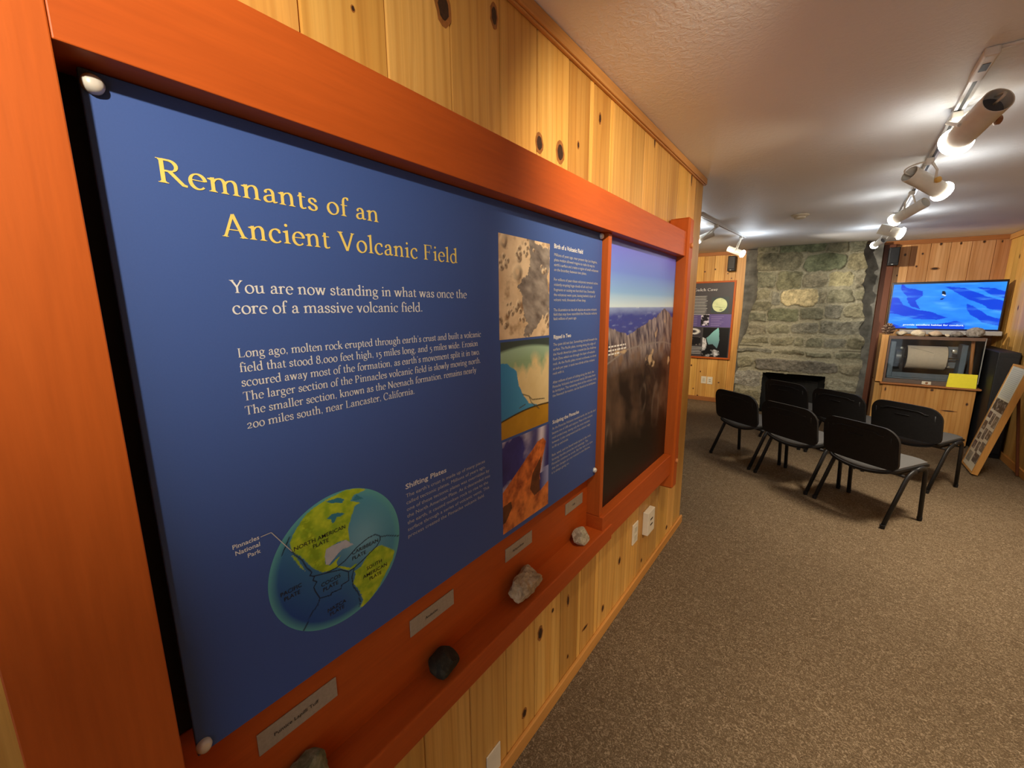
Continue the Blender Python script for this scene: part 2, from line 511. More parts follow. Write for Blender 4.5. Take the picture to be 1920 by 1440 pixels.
class Serif:
    """an old-style book face drawn with a broad nib"""
    A, B, PHI = 0.047, 0.020, R(20)
    def __init__(s):
        s.g = {}
        s.make()
    def pen(s, path, k=1.0):
        out = []
        n = len(path)
        L = []
        for i, (x, y) in enumerate(path):
            x0, y0 = path[max(i - 1, 0)]; x1, y1 = path[min(i + 1, n - 1)]
            dx, dy = x1 - x0, y1 - y0
            m = math.hypot(dx, dy) or 1
            nx, ny = -dy / m, dx / m
            a = nx * math.cos(s.PHI) + ny * math.sin(s.PHI)
            b = -nx * math.sin(s.PHI) + ny * math.cos(s.PHI)
            w = math.hypot(s.A * a, s.B * b) * k
            L.append(((x + nx * w, y + ny * w), (x - nx * w, y - ny * w)))
        for (a, b), (c, d) in zip(L[:-1], L[1:]):
            out.append([b, d, c, a])
        return out
    def stem(s, x, y0, y1):
        w = s.A
        return [[(x - w, y0), (x + w, y0), (x + w, y1), (x - w, y1)]]
    def foot(s, x, y=0, l=0.062, r=0.062, w=None):
        w = s.A if w is None else w
        return [[(x - w - l, y), (x + w + r, y), (x + w + r, y + 0.018), (x - w - l, y + 0.018)],
                [(x - w - l * .6, y + .017), (x + w + r * .6, y + .017), (x + w, y + 0.055), (x - w, y + 0.055)]]
    def top(s, x, y, l=0.062, r=0.062, w=None):
        w = s.A if w is None else w
        return [[(x - w - l, y - .018), (x + w + r, y - .018), (x + w + r, y), (x - w - l, y)],
                [(x - w, y - .055), (x + w, y - .055), (x + w + r * .6, y - .017), (x - w - l * .6, y - .017)]]
    def flag(s, x, y):
        w = s.A
        return [[(x - w - .075, y - .062), (x - w, y - .088), (x + w, y - .03), (x + w, y + .012)], [(x - w - .075, y - .062), (x + w, y + .012), (x + w - .01, y + .012), (x - w - .078, y - .045)]]
    def dot(s, x, y, r=0.05):
        return [arc(x, y, r, r, 0, 345, 14)]
    def make(s):
        g, P = s.g, s.pen
        X = 0.415
        g['a'] = (0.43, P(bez((.085, .315), (.10, .44), (.305, .46), (.30, .27)) + [(.30, .12)] + bez((.30, .09), (.30, .01), (.36, .01), (.415, .045), 5)) + P(bez((.30, .245), (.17, .225), (.05, .19), (.06, .09)) + bez((.06, .09), (.07, -.02), (.22, -.01), (.30, .085))) + s.dot(.095, .32, .042))
        g['b'] = (0.48, s.stem(.105, .02, .69) + s.flag(.105, .70) + P(arc(.255, .2, .165, .212, 150, -165, 26)))
        g['c'] = (0.40, P(arc(.225, .203, .175, .212, 48, 318)) + s.dot(.335, .335, .042))
        g['d'] = (0.50, P(arc(.225, .203, .175, .212, 35, 325)) + s.stem(.375, .03, .69) + s.flag(.375, .70) + [[(.375, 0), (.49, .018), (.49, .034), (.375, .06)]])
        g['e'] = (0.42, P(arc(.22, .205, .172, .212, 8, 318)) + [[(.07, .225), (.385, .225), (.39, .25), (.07, .25)]])
        g['f'] = (0.29, P([(.13, 0), (.13, .52)] + bez((.13, .52), (.13, .70), (.25, .72), (.32, .66), 8)) + s.dot(.305, .64, .042) + s.foot(.13) + [[(.03, .385), (.27, .385), (.28, .415), (.03, .415)]])
        g['g'] = (0.46, P(arc(.20, .275, .135, .14, 0, 360)) + P(arc(.215, -.115, .185, .10, 0, 360), .8) + P(bez((.13, .16), (.04, .1), (.06, .04), (.16, .035), 6) + bez((.16, .035), (.30, .03), (.39, .0), (.395, -.1), 6), .9) + [[(.30, .37), (.42, .40), (.44, .37), (.42, .345), (.32, .345)]])
        arch = lambda x0, x1: P(bez((x0, .28), (x0 + .05, .42), (x1, .50), (x1, .27)) + [(x1, .0)])
        g['h'] = (0.52, s.stem(.11, 0, .69) + s.flag(.11, .70) + arch(.12, .39) + s.foot(.11, 0, .06, .05) + s.foot(.39, 0, .05, .06))
        g['i'] = (0.25, s.stem(.125, 0, X) + s.flag(.125, X + .005) + s.foot(.125) + s.dot(.12, .585, .05))
        g['j'] = (0.24, P([(.13, X), (.13, -.08)] + bez((.13, -.08), (.13, -.2), (.03, -.22), (-.02, -.16), 6)) + s.flag(.13, X) + s.dot(.125, .585, .05))
        g['k'] = (0.49, s.stem(.11, 0, .69) + s.flag(.11, .70) + P([(.14, .19), (.37, X)]) + P([(.21, .25), (.42, 0)]) + s.foot(.11, 0, .06, .05) + s.foot(.42, 0, .04, .05) + s.top(.36, X, .04, .05, .02))
        g['l'] = (0.25, s.stem(.125, 0, .69) + s.flag(.125, .70) + s.foot(.125))
        g['m'] = (0.79, s.stem(.11, 0, X) + s.flag(.11, X) + arch(.12, .39) + arch(.40, .67) + s.foot(.11, 0, .06, .05) + s.foot(.39, 0, .05, .05) + s.foot(.67, 0, .05, .06))
        g['n'] = (0.52, s.stem(.11, 0, X) + s.flag(.11, X) + arch(.12, .39) + s.foot(.11, 0, .06, .05) + s.foot(.39, 0, .05, .06))
        g['o'] = (0.46, P(arc(.23, .203, .18, .213, 0, 360, 30)))
        g['p'] = (0.48, s.stem(.11, -.22, X - .02) + s.flag(.11, X) + P(arc(.255, .2, .165, .212, 155, -160, 26)) + s.foot(.11, -.22))
        g['q'] = (0.48, P(arc(.225, .203, .175, .212, 30, 330)) + s.stem(.375, -.22, X) + s.foot(.375, -.22))
        g['r'] = (0.36, s.stem(.11, 0, X) + s.flag(.11, X) + P(bez((.12, .27), (.15, .38), (.22, .43), (.30, .395), 8)) + s.dot(.305, .375, .044) + s.foot(.11))
        g['s'] = (0.36, P(bez((.29, .31), (.27, .45), (.07, .44), (.075, .315)) + bez((.075, .315), (.08, .20), (.30, .23), (.30, .105)) + bez((.30, .105), (.30, -.04), (.07, -.02), (.05, .11))) + [[(.275, .30), (.30, .30), (.305, .40), (.285, .40)], [(.04, .005), (.06, .005), (.065, .12), (.045, .12)]])
        g['t'] = (0.30, P([(.125, .53), (.125, .1)] + bez((.125, .1), (.125, -.01), (.22, -.01), (.29, .045), 6)) + [[(.03, .385), (.28, .385), (.28, .415), (.03, .415)], [(.04, .41), (.13, .42), (.13, .53)]])
        g['u'] = (0.52, P([(.11, X), (.11, .13)] + bez((.11, .13), (.11, -.04), (.29, -.02), (.38, .13), 8)) + s.stem(.385, .02, X) + s.flag(.11, X) + s.flag(.385, X) + [[(.385, 0), (.495, .018), (.495, .034), (.385, .06)]])
        g['v'] = (0.45, P([(.075, X), (.225, .0)]) + P([(.225, .0), (.375, X)]) + s.top(.08, X, .05, .05) + s.top(.375, X, .06, .05, .018))
        g['w'] = (0.68, P([(.075, X), (.20, .0)]) + P([(.20, 0), (.33, X)]) + P([(.33, X), (.465, .0)]) + P([(.465, 0), (.60, X)]) + s.top(.08, X, .05, .05) + s.top(.335, X, .05, .05) + s.top(.60, X, .06, .05, .018))
        g['x'] = (0.46, P([(.08, X), (.38, 0)]) + P([(.09, 0), (.37, X)]) + s.top(.09, X, .05, .04) + s.foot(.38, 0, .05, .04))
        g['y'] = (0.45, P([(.075, X), (.225, .0)]) + P([(.375, X), (.225, 0), (.16, -.15), (.10, -.19)]) + s.dot(.09, -.175, .042) + s.top(.08, X, .05, .05) + s.top(.375, X, .06, .05, .018))
        g['z'] = (0.42, P([(.07, X - .015), (.36, X - .015), (.07, .015), (.37, .015)]))
        H = 0.65
        g['R'] = (0.63, s.stem(.135, 0, H) + s.foot(.135) + s.top(.135, H, .062, .03) + P([(.14, H - .018), (.28, H - .018)] + arc(.28, .485, .155, .148, 90, -90, 14) + [(.14, .337)]) + P([(.28, .34), (.55, .02), (.64, .005)]))
        g['A'] = (0.70, P([(.33, H + .03), (.58, 0)]) + P([(.095, 0), (.33, H + .02)]) + [[(.18, .205), (.47, .205), (.46, .232), (.19, .232)]] + s.foot(.095, 0, .06, .06, .02) + s.foot(.58))
        g['V'] = (0.70, P([(.10, H), (.36, -.01)]) + P([(.36, -.01), (.60, H)]) + s.top(.11, H) + s.top(.60, H, .06, .06, .02))
        g['F'] = (0.54, s.stem(.135, 0, H) + s.foot(.135, 0, .062, .08) + [[(.05, H - .026), (.48, H - .026), (.48, H), (.05, H)], [(.455, H - .15), (.475, H - .15), (.485, H), (.44, H)], [(.14, .325), (.37, .325), (.37, .35), (.14, .35)], [(.355, .26), (.372, .26), (.372, .42), (.355, .42)]])
        g['E'] = (0.58, [q for q in g['F'][1]] + [[(.05, 0), (.50, 0), (.50, .026), (.05, .026)], [(.48, 0), (.53, .15), (.505, .15), (.44, 0)]])
        g['L'] = (0.55, s.stem(.135, 0, H) + s.top(.135, H) + [[(.05, 0), (.50, 0), (.50, .026), (.05, .026)], [(.46, 0), (.52, .16), (.50, .16), (.42, .02)]])
        g['T'] = (0.60, s.stem(.30, 0, H) + s.foot(.30) + [[(.04, H - .026), (.56, H - .026), (.56, H), (.04, H)], [(.025, H - .15), (.045, H - .15), (.09, H), (.035, H)], [(.555, H - .15), (.575, H - .15), (.565, H), (.51, H)]])
        g['Y'] = (0.66, P([(.11, H), (.32, .30)]) + P([(.54, H), (.32, .30)]) + s.stem(.325, 0, .31) + s.foot(.325) + s.top(.11, H) + s.top(.54, H, .06, .06, .02))
        g['P'] = (0.56, s.stem(.135, 0, H) + s.foot(.135, 0, .062, .07) + s.top(.135, H, .062, .03) + P([(.14, H - .018), (.29, H - .018)] + arc(.29, .47, .16, .163, 90, -90, 14) + [(.14, .307)]))
        g['N'] = (0.72, P([(.125, 0), (.125, H)]) + P([(.59, 0), (.59, H)]) + P([(.10, H), (.59, 0)], 1.1) + s.foot(.125, 0, .06, .06, .03) + s.top(.59, H, .06, .06, .03) + s.top(.10, H, .06, .0, .02))
        g['C'] = (0.64, P(arc(.34, .325, .275, .34, 42, 320, 28)) + [[(.53, .44), (.555, .44), (.56, .66), (.54, .66)]])
        g['G'] = (0.70, P(arc(.34, .325, .275, .34, 42, 340, 28)) + s.stem(.585, .04, .28) + s.top(.585, .29) + [[(.53, .44), (.555, .44), (.56, .66), (.54, .66)]])
        g['B'] = (0.60, s.stem(.135, 0, H) + P([(.05, H - .016), (.27, H - .016)] + arc(.27, .495, .14, .14, 90, -90, 12) + [(.14, .355)]) + P([(.27, .345)] + arc(.29, .18, .175, .165, 90, -90, 12) + [(.05, .016)]))
        g['S'] = (0.50, P(bez((.40, .48), (.38, .70), (.08, .70), (.09, .49)) + bez((.09, .49), (.10, .32), (.42, .36), (.42, .16)) + bez((.42, .16), (.42, -.06), (.09, -.04), (.07, .18))))
        g['0'] = (0.46, P(arc(.23, .203, .175, .213, 0, 360, 28)))
        g['1'] = (0.27, s.stem(.135, 0, X) + s.flag(.135, X) + s.foot(.135))
        g['2'] = (0.44, P(bez((.08, .30), (.10, .45), (.34, .45), (.33, .29)) + bez((.33, .29), (.32, .18), (.15, .10), (.06, .02))) + [[(.05, 0), (.37, 0), (.41, .09), (.39, .09), (.35, .045), (.05, .045)]])
        g['5'] = (0.42, P(bez((.10, .19), (.28, .25), (.37, .12), (.34, -.02)) + bez((.34, -.02), (.30, -.17), (.14, -.21), (.06, -.17))) + P([(.11, .19), (.13, .40)], .8) + [[(.12, .365), (.34, .365), (.37, .415), (.12, .415)]])
        g['8'] = (0.47, P(arc(.235, .49, .13, .15, 0, 360, 24)) + P(arc(.235, .17, .165, .18, 0, 360, 24)))
        g['.'] = (0.22, s.dot(.10, .04, .047))
        g[','] = (0.22, s.dot(.10, .04, .047) + [[(.14, .04), (.10, -.10), (.075, -.10), (.10, .0)]])
        g["'"] = (0.20, s.dot(.10, .62, .045) + [[(.14, .62), (.09, .48), (.07, .48), (.10, .58)]])
        g['-'] = (0.30, [[(.04, .19), (.26, .19), (.26, .23), (.04, .23)]])
        g[' '] = (0.23, [])
    def line(s, mb, text, p0, u, v, width, height, mat=0, track=0.012):
        """text from p0 along u (unit) with total WIDTH and cap height HEIGHT along v"""
        adv = sum(s.g[c][0] + track for c in text)
        sx, sy = width / adv, height / 0.65
        x = 0.0
        for c in text:
            a, polys = s.g[c]
            w = u.cross(v)
            for qi, q in enumerate(polys):
                pts = [Vector(p0) + u * ((x + px) * sx) + v * (py * sy) + w * ((qi * 7 % 23) * 9e-6) for px, py in q]
                ar = sum(q[i][0] * q[(i + 1) % len(q)][1] - q[(i + 1) % len(q)][0] * q[i][1] for i in range(len(q)))
                idx = list(range(len(q)))
                mb.add(pts, [idx if ar > 0 else idx[::-1]], mat)
            x += a + track
SERIF = Serif()

_sans_cache = {}
def sans_mesh(text, bold=0.0, res=2):
    key = (text, bold, res)
    if key in _sans_cache:
        return _sans_cache[key]
    cu = bpy.data.curves.new('tmp_text', 'FONT')
    cu.body = text
    cu.size = 1.0
    cu.resolution_u = res
    cu.offset = bold
    ob = bpy.data.objects.new('tmp_text', cu)
    me = bpy.data.meshes.new_from_object(ob)
    vs = [(p.co.x, p.co.y) for p in me.vertices]
    fs = [list(p.vertices) for p in me.polygons]
    bpy.data.objects.remove(ob); bpy.data.meshes.remove(me); bpy.data.curves.remove(cu)
    _sans_cache[key] = (vs, fs)
    return vs, fs
def sans(mb, text, p0, u, v, width=None, height=0.01, mat=0, bold=0.0, align='L', res=2):
    """cap height HEIGHT; WIDTH fits the line, None keeps natural spacing"""
    vs, fs = sans_mesh(text, bold, res)
    if not vs:
        return
    x0 = min(p[0] for p in vs); x1 = max(p[0] for p in vs)
    sy = height / 0.70
    sx = sy if width is None else width / (x1 - x0)
    offx = -x0 * sx if align == 'L' else (-x1 * sx if align == 'R' else -(x0 + x1) / 2 * sx)
    pts = [Vector(p0) + u * (p[0] * sx + offx) + v * (p[1] * sy) for p in vs]
    out = []
    for f in fs:
        ar = sum(vs[f[i]][0] * vs[f[(i + 1) % len(f)]][1] - vs[f[(i + 1) % len(f)]][0] * vs[f[i]][1] for i in range(len(f)))
        out.append(f if ar > 0 else f[::-1])
    mb.add(pts, out, mat)

UY, UZ, UX = Vector((0, 1, 0)), Vector((0, 0, 1)), Vector((1, 0, 0))

# ================================================================== THE SETTING
rng = random.Random(7)

def knots(mb, f, spots, d=0.0006):
    for (u, v, ru, rv) in spots:
        for k, (s_, m) in enumerate(((1.55, 2), (1.0, 1))):
            n = 14
            pts = [f(u + ru * s_ * math.cos(2 * math.pi * i / n) * (1 + .12 * math.sin(3 * i + u * 50)), v + rv * s_ * math.sin(2 * math.pi * i / n), d * (k + 1)) for i in range(n)]
            mb.add(pts, [list(range(n))], m)

def plank_wall(mb, edges, v0, v1, f, flip=False, tints=None, vtop=None):
    """boards between EDGES with small V grooves; f(u, v, depth) -> point"""
    for k, (a, b) in enumerate(zip(edges[:-1], edges[1:])):
        g = 0.0035
        t = tints.get(k) if tints else None
        if t is None:
            q = rng.uniform(0.80, 1.12)
            t = (q * rng.uniform(.97, 1.03), q * rng.uniform(.93, 1.03), q * rng.uniform(.86, 1.04))
        prof = [(a, -0.009), (a + g, 0), (b - g, 0), (b, -0.009)]
        zt0, zt1 = (v1, v1) if vtop is None else (vtop(a), vtop(b))
        pts = [f(u, v0, d) for u, d in prof] + [f(u, zt0 + (zt1 - zt0) * (u - a) / (b - a), d) for u, d in prof]
        o1, o2 = rng.uniform(0, 40), rng.uniform(0, 40)
        uv = [(u - a + o1, v0 + o2) for u, d in prof] + [(u - a + o1, v1 + o2) for u, d in prof]
        fs = [(i, i + 1, i + 5, i + 4) for i in range(3)]
        if flip:
            fs = [x[::-1] for x in fs]
        mb.add(pts, fs, 0, uv, t)

CZ = lambda x, y: 2.495 if y < 3.13 else 2.495 + (y - 3.13) / 4.69 * (0.065 - 0.018 * (x + 1.0))

def floor_and_ceiling():
    mb = MB()
    mb.box(-2.7, 2.6, -1.7, 8.0, -0.08, 0.0)
    struct(mb.build('floor', M['carpet']))
    mb = MB()
    xs, ys = [-2.75, 0.0, 1.2, 2.6], [-1.7, 3.13, 5.5, 8.0]
    for k in (0, 1):
        b = len(mb.v)
        for x in xs:
            for y in ys:
                mb.v.append((x, y, CZ(x, y) + 0.12 * k)); mb.c.append((1, 1, 1))
        for i in range(3):
            for j in range(3):
                q = [b + i * 4 + j, b + i * 4 + j + 1, b + (i + 1) * 4 + j + 1, b + (i + 1) * 4 + j]
                mb.f.append(q if k == 0 else q[::-1]); mb.m.append(0)
    struct(mb.build('ceiling', M['ceiling']))
floor_and_ceiling()

def walls():
    # wall with the big exhibit
    e = [-1.6 + .183 * i for i in range(10)]
    e = e + [.05, .235, .417, .594, .775, .957, 1.133, 1.324, 1.477, 1.506, 1.651, 1.684, 1.866, 2.03, 2.212, 2.40, 2.57, 2.785, 2.945, 3.13]
    f = lambda u, v, d: (d, u, v)
    tn = {}
    i0 = e.index(1.324)
    tn[i0] = (.70, .62, .52); tn[i0 + 1] = (1.22, 1.24, 1.2); tn[i0 + 2] = (.86, .80, .74); tn[i0 + 3] = (1.25, 1.25, 1.2)
    tn[i0 - 1] = (1.04, 1.04, 1.0); tn[i0 - 2] = (1.02, 1.0, .96); tn[i0 - 3] = (1.0, .98, .95); tn[i0 - 4] = (1.06, 1.06, 1.04)
    tn[i0 + 4] = (1.05, 1.03, 1.0); tn[i0 + 5] = (1.0, .98, .95); tn[i0 + 6] = (1.1, 1.08, 1.04)
    mb = MB()
    plank_wall(mb, e, 0.0, 2.5, f, False, tn)
    mb.box(-0.13, -0.0085, -1.6, 3.13, 0, 2.5, 0)
    knots(mb, f, [(1.17, .409, .012, .022), (1.261, .45, .006, .007), (1.064, .137, .011, .015), (1.386, .416, .007, .02), (1.75, .143, .009, .014), (1.946, .306, .011, .016),
                  (1.393, .133, .005, .008), (2.796, .114, .012, .012), (1.556, .166, .02, .006), (.754, 2.318, .016, .026), (.934, 2.388, .010, .02), (1.146, 2.149, .014, .02),
                  (1.27, 2.156, .017, .024), (1.556, 2.351, .007, .014), (1.392, 2.213, .005, .009), (2.155, 2.445, .006, .02), (2.838, 2.43, .008, .03), (2.3, .12, .008, .01), (.52, 2.2, .003, .004)])
    struct(mb.build('wall_left', [M['pine'], M['knot'], M['knot_rim']]))
    mb = MB()
    mb.box(0.0, 0.020, -1.6, 3.145, 2.456, 2.494)
    mb.box(0.0, 0.013, -1.6, 3.14, 2.449, 2.456)
    struct(mb.build('trim_1', M['trim'], bevel=0.004))
    mb = MB()
    mb.box(0.0, 0.015, -1.6, 3.155, 0.0, 0.061)
    struct(mb.build('baseboard_left', M['base'], bevel=0.004))
    # hidden return of that wall, closing the left bay
    mb = MB()
    plank_wall(mb, [-2.72 + .17 * i for i in range(17)], 0, 2.5, lambda u, v, d: (u, 3.13 + d, v), True)
    mb.box(-2.72, -0.13, 3.0, 3.12, 0, 2.5)
    struct(mb.build('wall_return', [M['pine']]))
    # far wall behind fireplace, television and cave board
    Y = 7.82
    e = [-2.72 + .17 * i for i in range(8)] + [-1.2, -1.035, -.87, -.71, -.545, -.385, -.2, 0, .2, .4, .6, .8, 1.0, 1.2, 1.355, 1.54, 1.73, 1.915, 2.10, 2.30, 2.48]
    f = lambda u, v, d: (u, Y - d, v)
    mb = MB()
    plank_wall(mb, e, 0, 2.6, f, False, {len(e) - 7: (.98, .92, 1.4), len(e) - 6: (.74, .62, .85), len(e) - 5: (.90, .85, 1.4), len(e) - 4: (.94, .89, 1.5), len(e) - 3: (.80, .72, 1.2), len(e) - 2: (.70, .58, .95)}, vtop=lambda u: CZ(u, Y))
    mb.box(-2.72, 2.48, Y + .0085, Y + .15, 0, 2.5)
    sp = []
    for px in ((-1.02, 2.25), (-.86, 2.28), (-.66, 2.2), (-.6, 2.12), (-1.13, .62), (-.97, .52), (-.66, .35), (-.99, .08), (1.49, 2.33), (1.66, 2.33), (1.82, 2.44), (2.0, 2.43), (2.2, 2.43), (1.62, 2.17), (1.44, 2.06), (2.35, 2.42), (-1.07, .2), (-.9, 1.9)):
        sp.append((px[0], px[1], rng.uniform(.006, .012), rng.uniform(.008, .015)))
    sp.append((1.80, 2.13, .03, .012))
    knots(mb, f, sp)
    struct(mb.build('wall_back', [M['pine'], M['knot'], M['knot_rim']]))
    mb = MB()
    for a, b in ((-2.7, -0.36), (1.26, 2.42)):
        z0, z1 = CZ(a, Y) - .002, CZ(b, Y) - .002
        p = [(a, Y - .03, z0 - .055), (b, Y - .03, z1 - .055), (b, Y, z1 - .055), (a, Y, z0 - .055), (a, Y - .03, z0), (b, Y - .03, z1), (b, Y, z1), (a, Y, z0)]
        mb.add(p, [(0, 3, 2, 1), (4, 5, 6, 7), (0, 1, 5, 4), (1, 2, 6, 5), (2, 3, 7, 6), (3, 0, 4, 7)])
    struct(mb.build('trim_2', M['trim_x']))
    mb = MB()
    mb.box(-2.7, -0.42, Y - .018, Y, 0, 0.075)
    mb.box(1.26, 2.42, Y - .018, Y, 0, 0.075)
    struct(mb.build('baseboard_back', M['trim_x'], bevel=0.004))
    # right wall
    f = lambda u, v, d: (2.42 - d, u, v)
    mb = MB()
    plank_wall(mb, [-1.6 + .2 * i for i in range(48)], 0, 2.5, f, True)
    mb.box(2.4285, 2.55, -1.6, 7.9, 0, 2.48)
    knots(mb, f, [(7.1, 1.62, .012, .02), (6.6, 1.3, .012, .02), (6.9, .7, .01, .02), (7.4, 2.2, .012, .02), (6.2, .5, .01, .02)])
    struct(mb.build('wall_right', [M['pine'], M['knot'], M['knot_rim']]))
    mb = MB()
    mb.box(2.40, 2.42, -1.6, 7.8, 2.43, 2.492)
    struct(mb.build('trim_3', M['trim']))
    mb = MB()
    mb.box(2.402, 2.42, -1.6, 7.8, 0, 0.075)
    struct(mb.build('baseboard_right', M['base'], bevel=0.004))
    # far side of the left bay
    mb = MB()
    plank_wall(mb, [3.0 + .18 * i for i in range(28)], 0, 2.55, lambda u, v, d: (-2.6 + d, u, v))
    mb.box(-2.72, -2.6085, 3.0, 7.9, 0, 2.5)
    struct(mb.build('wall_bay', [M['pine']]))
    # brown upright board beside the chimney
    mb = MB()
    mb.box(1.262, 1.385, 7.74, 7.815, 0.0, 2.47)
    o = struct(mb.build('trim_4', M['brown'], bevel=0.006))
walls()

# ================================================================== EXHIBIT ON THE LEFT WALL
FR = 0.100      # front of the frame
def exhibit_frame():
    r = root('exhibit_frame', (0.0, 1.3, 0.55), 'red stained timber frame with a stone ledge, pegged to the pine wall', 'frame')
    mb = MB(); mb.box(0.001, FR + .0003, -.035, .095, .50, 2.38)
    mb.build('stile', M['red_z'], r, bevel=.0015)
    mb = MB(); mb.box(0.001, FR, .0955, 2.44, 1.926, 2.053)
    mb.box(0.001, FR - .012, 2.5205, 2.63, 1.93, 2.05)
    mb.build('top_rail', M['red_y'], r, bevel=.0015)
    mb = MB(); mb.box(0.001, FR - .003, 1.4975, 2.44, .655, .781)
    mb.box(0.001, FR - .012, 2.5205, 2.63, .665, .775)
    mb.build('bottom_rail', M['red_y'], r, bevel=.004)
    mb = MB(); mb.box(0.001, FR + .003, .0955, 1.583, .648, .720)
    mb.build('ledge', M['red_y'], r, bevel=.005, seg=3)
    mb = MB(); mb.box(0.001, .116, 2.4405, 2.52, .565, 2.13)
    mb.build('corner_post', M['red_z'], r, bevel=.010, seg=1)
    mb = MB(); mb.box(0.001, .080, 1.497, 1.525, .7815, 1.9255)
    mb.build('divider', M['red_z'], r, bevel=.002)
    mb = MB(); mb.box(0.001, .020, .0955, 1.4965, .7205, .99)
    mb.build('fascia', M['red_y'], r)
    mb = MB(); mb.box(0.001, .018, .0955, 1.4965, .9905, 1.9255)
    mb.build('backing_board', M['backing'], r)
    for z, y in ((1.985, 2.487), (.735, 2.487)):
        mb = MB(); mb.lathe((.114, y, z), (1, 0, 0), [(0, .014), (.009, .014), (.013, .008), (.013, .0001)], 12)
        mb.build('peg', M['peg'], r, smooth=True, auto=40)
exhibit_frame()

PX = 0.055      # printed face
GL = {
 'na': [(0.4222, 1.3005), (0.4407, 1.2913), (0.4213, 1.2902), (0.4128, 1.2902), (0.4035, 1.2806), (0.4248, 1.2689), (0.4108, 1.2662), (0.4044, 1.2506), (0.3981, 1.2367), (0.3938, 1.2254), (0.3951, 1.2013), (0.3963, 1.1957), (0.3871, 1.2052), (0.3711, 1.208), (0.3583, 1.2062), (0.3473, 1.2052), (0.343, 1.1913), (0.3432, 1.1766), (0.3517, 1.1687), (0.3649, 1.1748), (0.3749, 1.1779), (0.3679, 1.1716), (0.3644, 1.1685), (0.3669, 1.1604), (0.3761, 1.1537), (0.3918, 1.1417), (0.4023, 1.1446), (0.4074, 1.1429), (0.4, 1.1372), (0.3881, 1.1386), (0.3756, 1.1489), (0.3635, 1.1589), (0.3493, 1.1585), (0.3358, 1.1628), (0.3222, 1.1768), (0.3122, 1.1934), (0.3026, 1.211), (0.2929, 1.2237), (0.2861, 1.2363), (0.2847, 1.2489), (0.2912, 1.2607), (0.3019, 1.2736), (0.3158, 1.2885), (0.3335, 1.2962), (0.3547, 1.3016), (0.3764, 1.3041), (0.3958, 1.3063)],
 'baja': [(0.2849, 1.2248), (0.2892, 1.2135), (0.2981, 1.1933), (0.3055, 1.1829), (0.301, 1.1948), (0.2923, 1.2179)],
 'hud': [(0.3544, 1.2986), (0.379, 1.2974), (0.3911, 1.2888), (0.3873, 1.2823), (0.3751, 1.2888), (0.3658, 1.2899)],
 'hud2': [(0.4068, 1.2793), (0.4177, 1.2883), (0.4322, 1.2743), (0.4202, 1.2767)],
 'lak': [(0.3543, 1.2642), (0.364, 1.2695), (0.3763, 1.2674), (0.3902, 1.2599), (0.3803, 1.2577), (0.3725, 1.2595), (0.3686, 1.2515), (0.3623, 1.2511), (0.3615, 1.2594)],
 'gulf': [(0.3583, 1.2062), (0.3871, 1.2052), (0.3962, 1.194), (0.4025, 1.1875), (0.3889, 1.1875), (0.3791, 1.1891), (0.369, 1.1843), (0.3589, 1.178), (0.3504, 1.1711), (0.3445, 1.1743), (0.343, 1.1913), (0.3473, 1.2052)],
 'sa': [(0.3958, 1.1081), (0.4022, 1.122), (0.3994, 1.1305), (0.4154, 1.1322), (0.4291, 1.1461), (0.4352, 1.1536), (0.458, 1.1564), (0.4674, 1.1535), (0.4918, 1.132), (0.4975, 1.1254), (0.49, 1.1066), (0.4723, 1.0861), (0.4507, 1.0611), (0.4306, 1.0474), (0.4116, 1.041), (0.4064, 1.0444), (0.4147, 1.0573), (0.4061, 1.0843), (0.3955, 1.1048)]}
GLINES = [[(0.27, 1.2326), (0.2779, 1.2464), (0.2859, 1.2603)], [(0.2847, 1.2355), (0.2926, 1.2208), (0.3022, 1.2066), (0.3088, 1.1874), (0.315, 1.1776), (0.3166, 1.1735), (0.3128, 1.1694), (0.3209, 1.1631)], [(0.3181, 1.1647), (0.3415, 1.158), (0.3634, 1.1573), (0.3835, 1.1633), (0.4085, 1.1777), (0.4341, 1.1859), (0.4526, 1.1859), (0.4634, 1.1772), (0.4635, 1.1682), (0.4543, 1.1583), (0.435, 1.1502), (0.4162, 1.1424), (0.4, 1.1372), (0.3878, 1.1353), (0.3723, 1.1484), (0.3536, 1.1544), (0.3415, 1.158)], [(0.464, 1.1751), (0.4824, 1.1693), (0.512, 1.1541)], [(0.3209, 1.1631), (0.3174, 1.1571), (0.3241, 1.15), (0.3175, 1.1426), (0.3195, 1.1332), (0.3267, 1.114), (0.3478, 1.1077), (0.3497, 1.1115), (0.3688, 1.1085), (0.3711, 1.1157), (0.3863, 1.1171), (0.3872, 1.1356)], [(0.4, 1.1372), (0.3934, 1.12), (0.395, 1.098), (0.4039, 1.0785), (0.4074, 1.0565), (0.4049, 1.0472)], [(0.3267, 1.114), (0.3211, 1.1027), (0.3116, 1.0957), (0.3015, 1.0827), (0.2913, 1.0668)]]
GC, GR = (0.3775, 1.1727), 0.1355

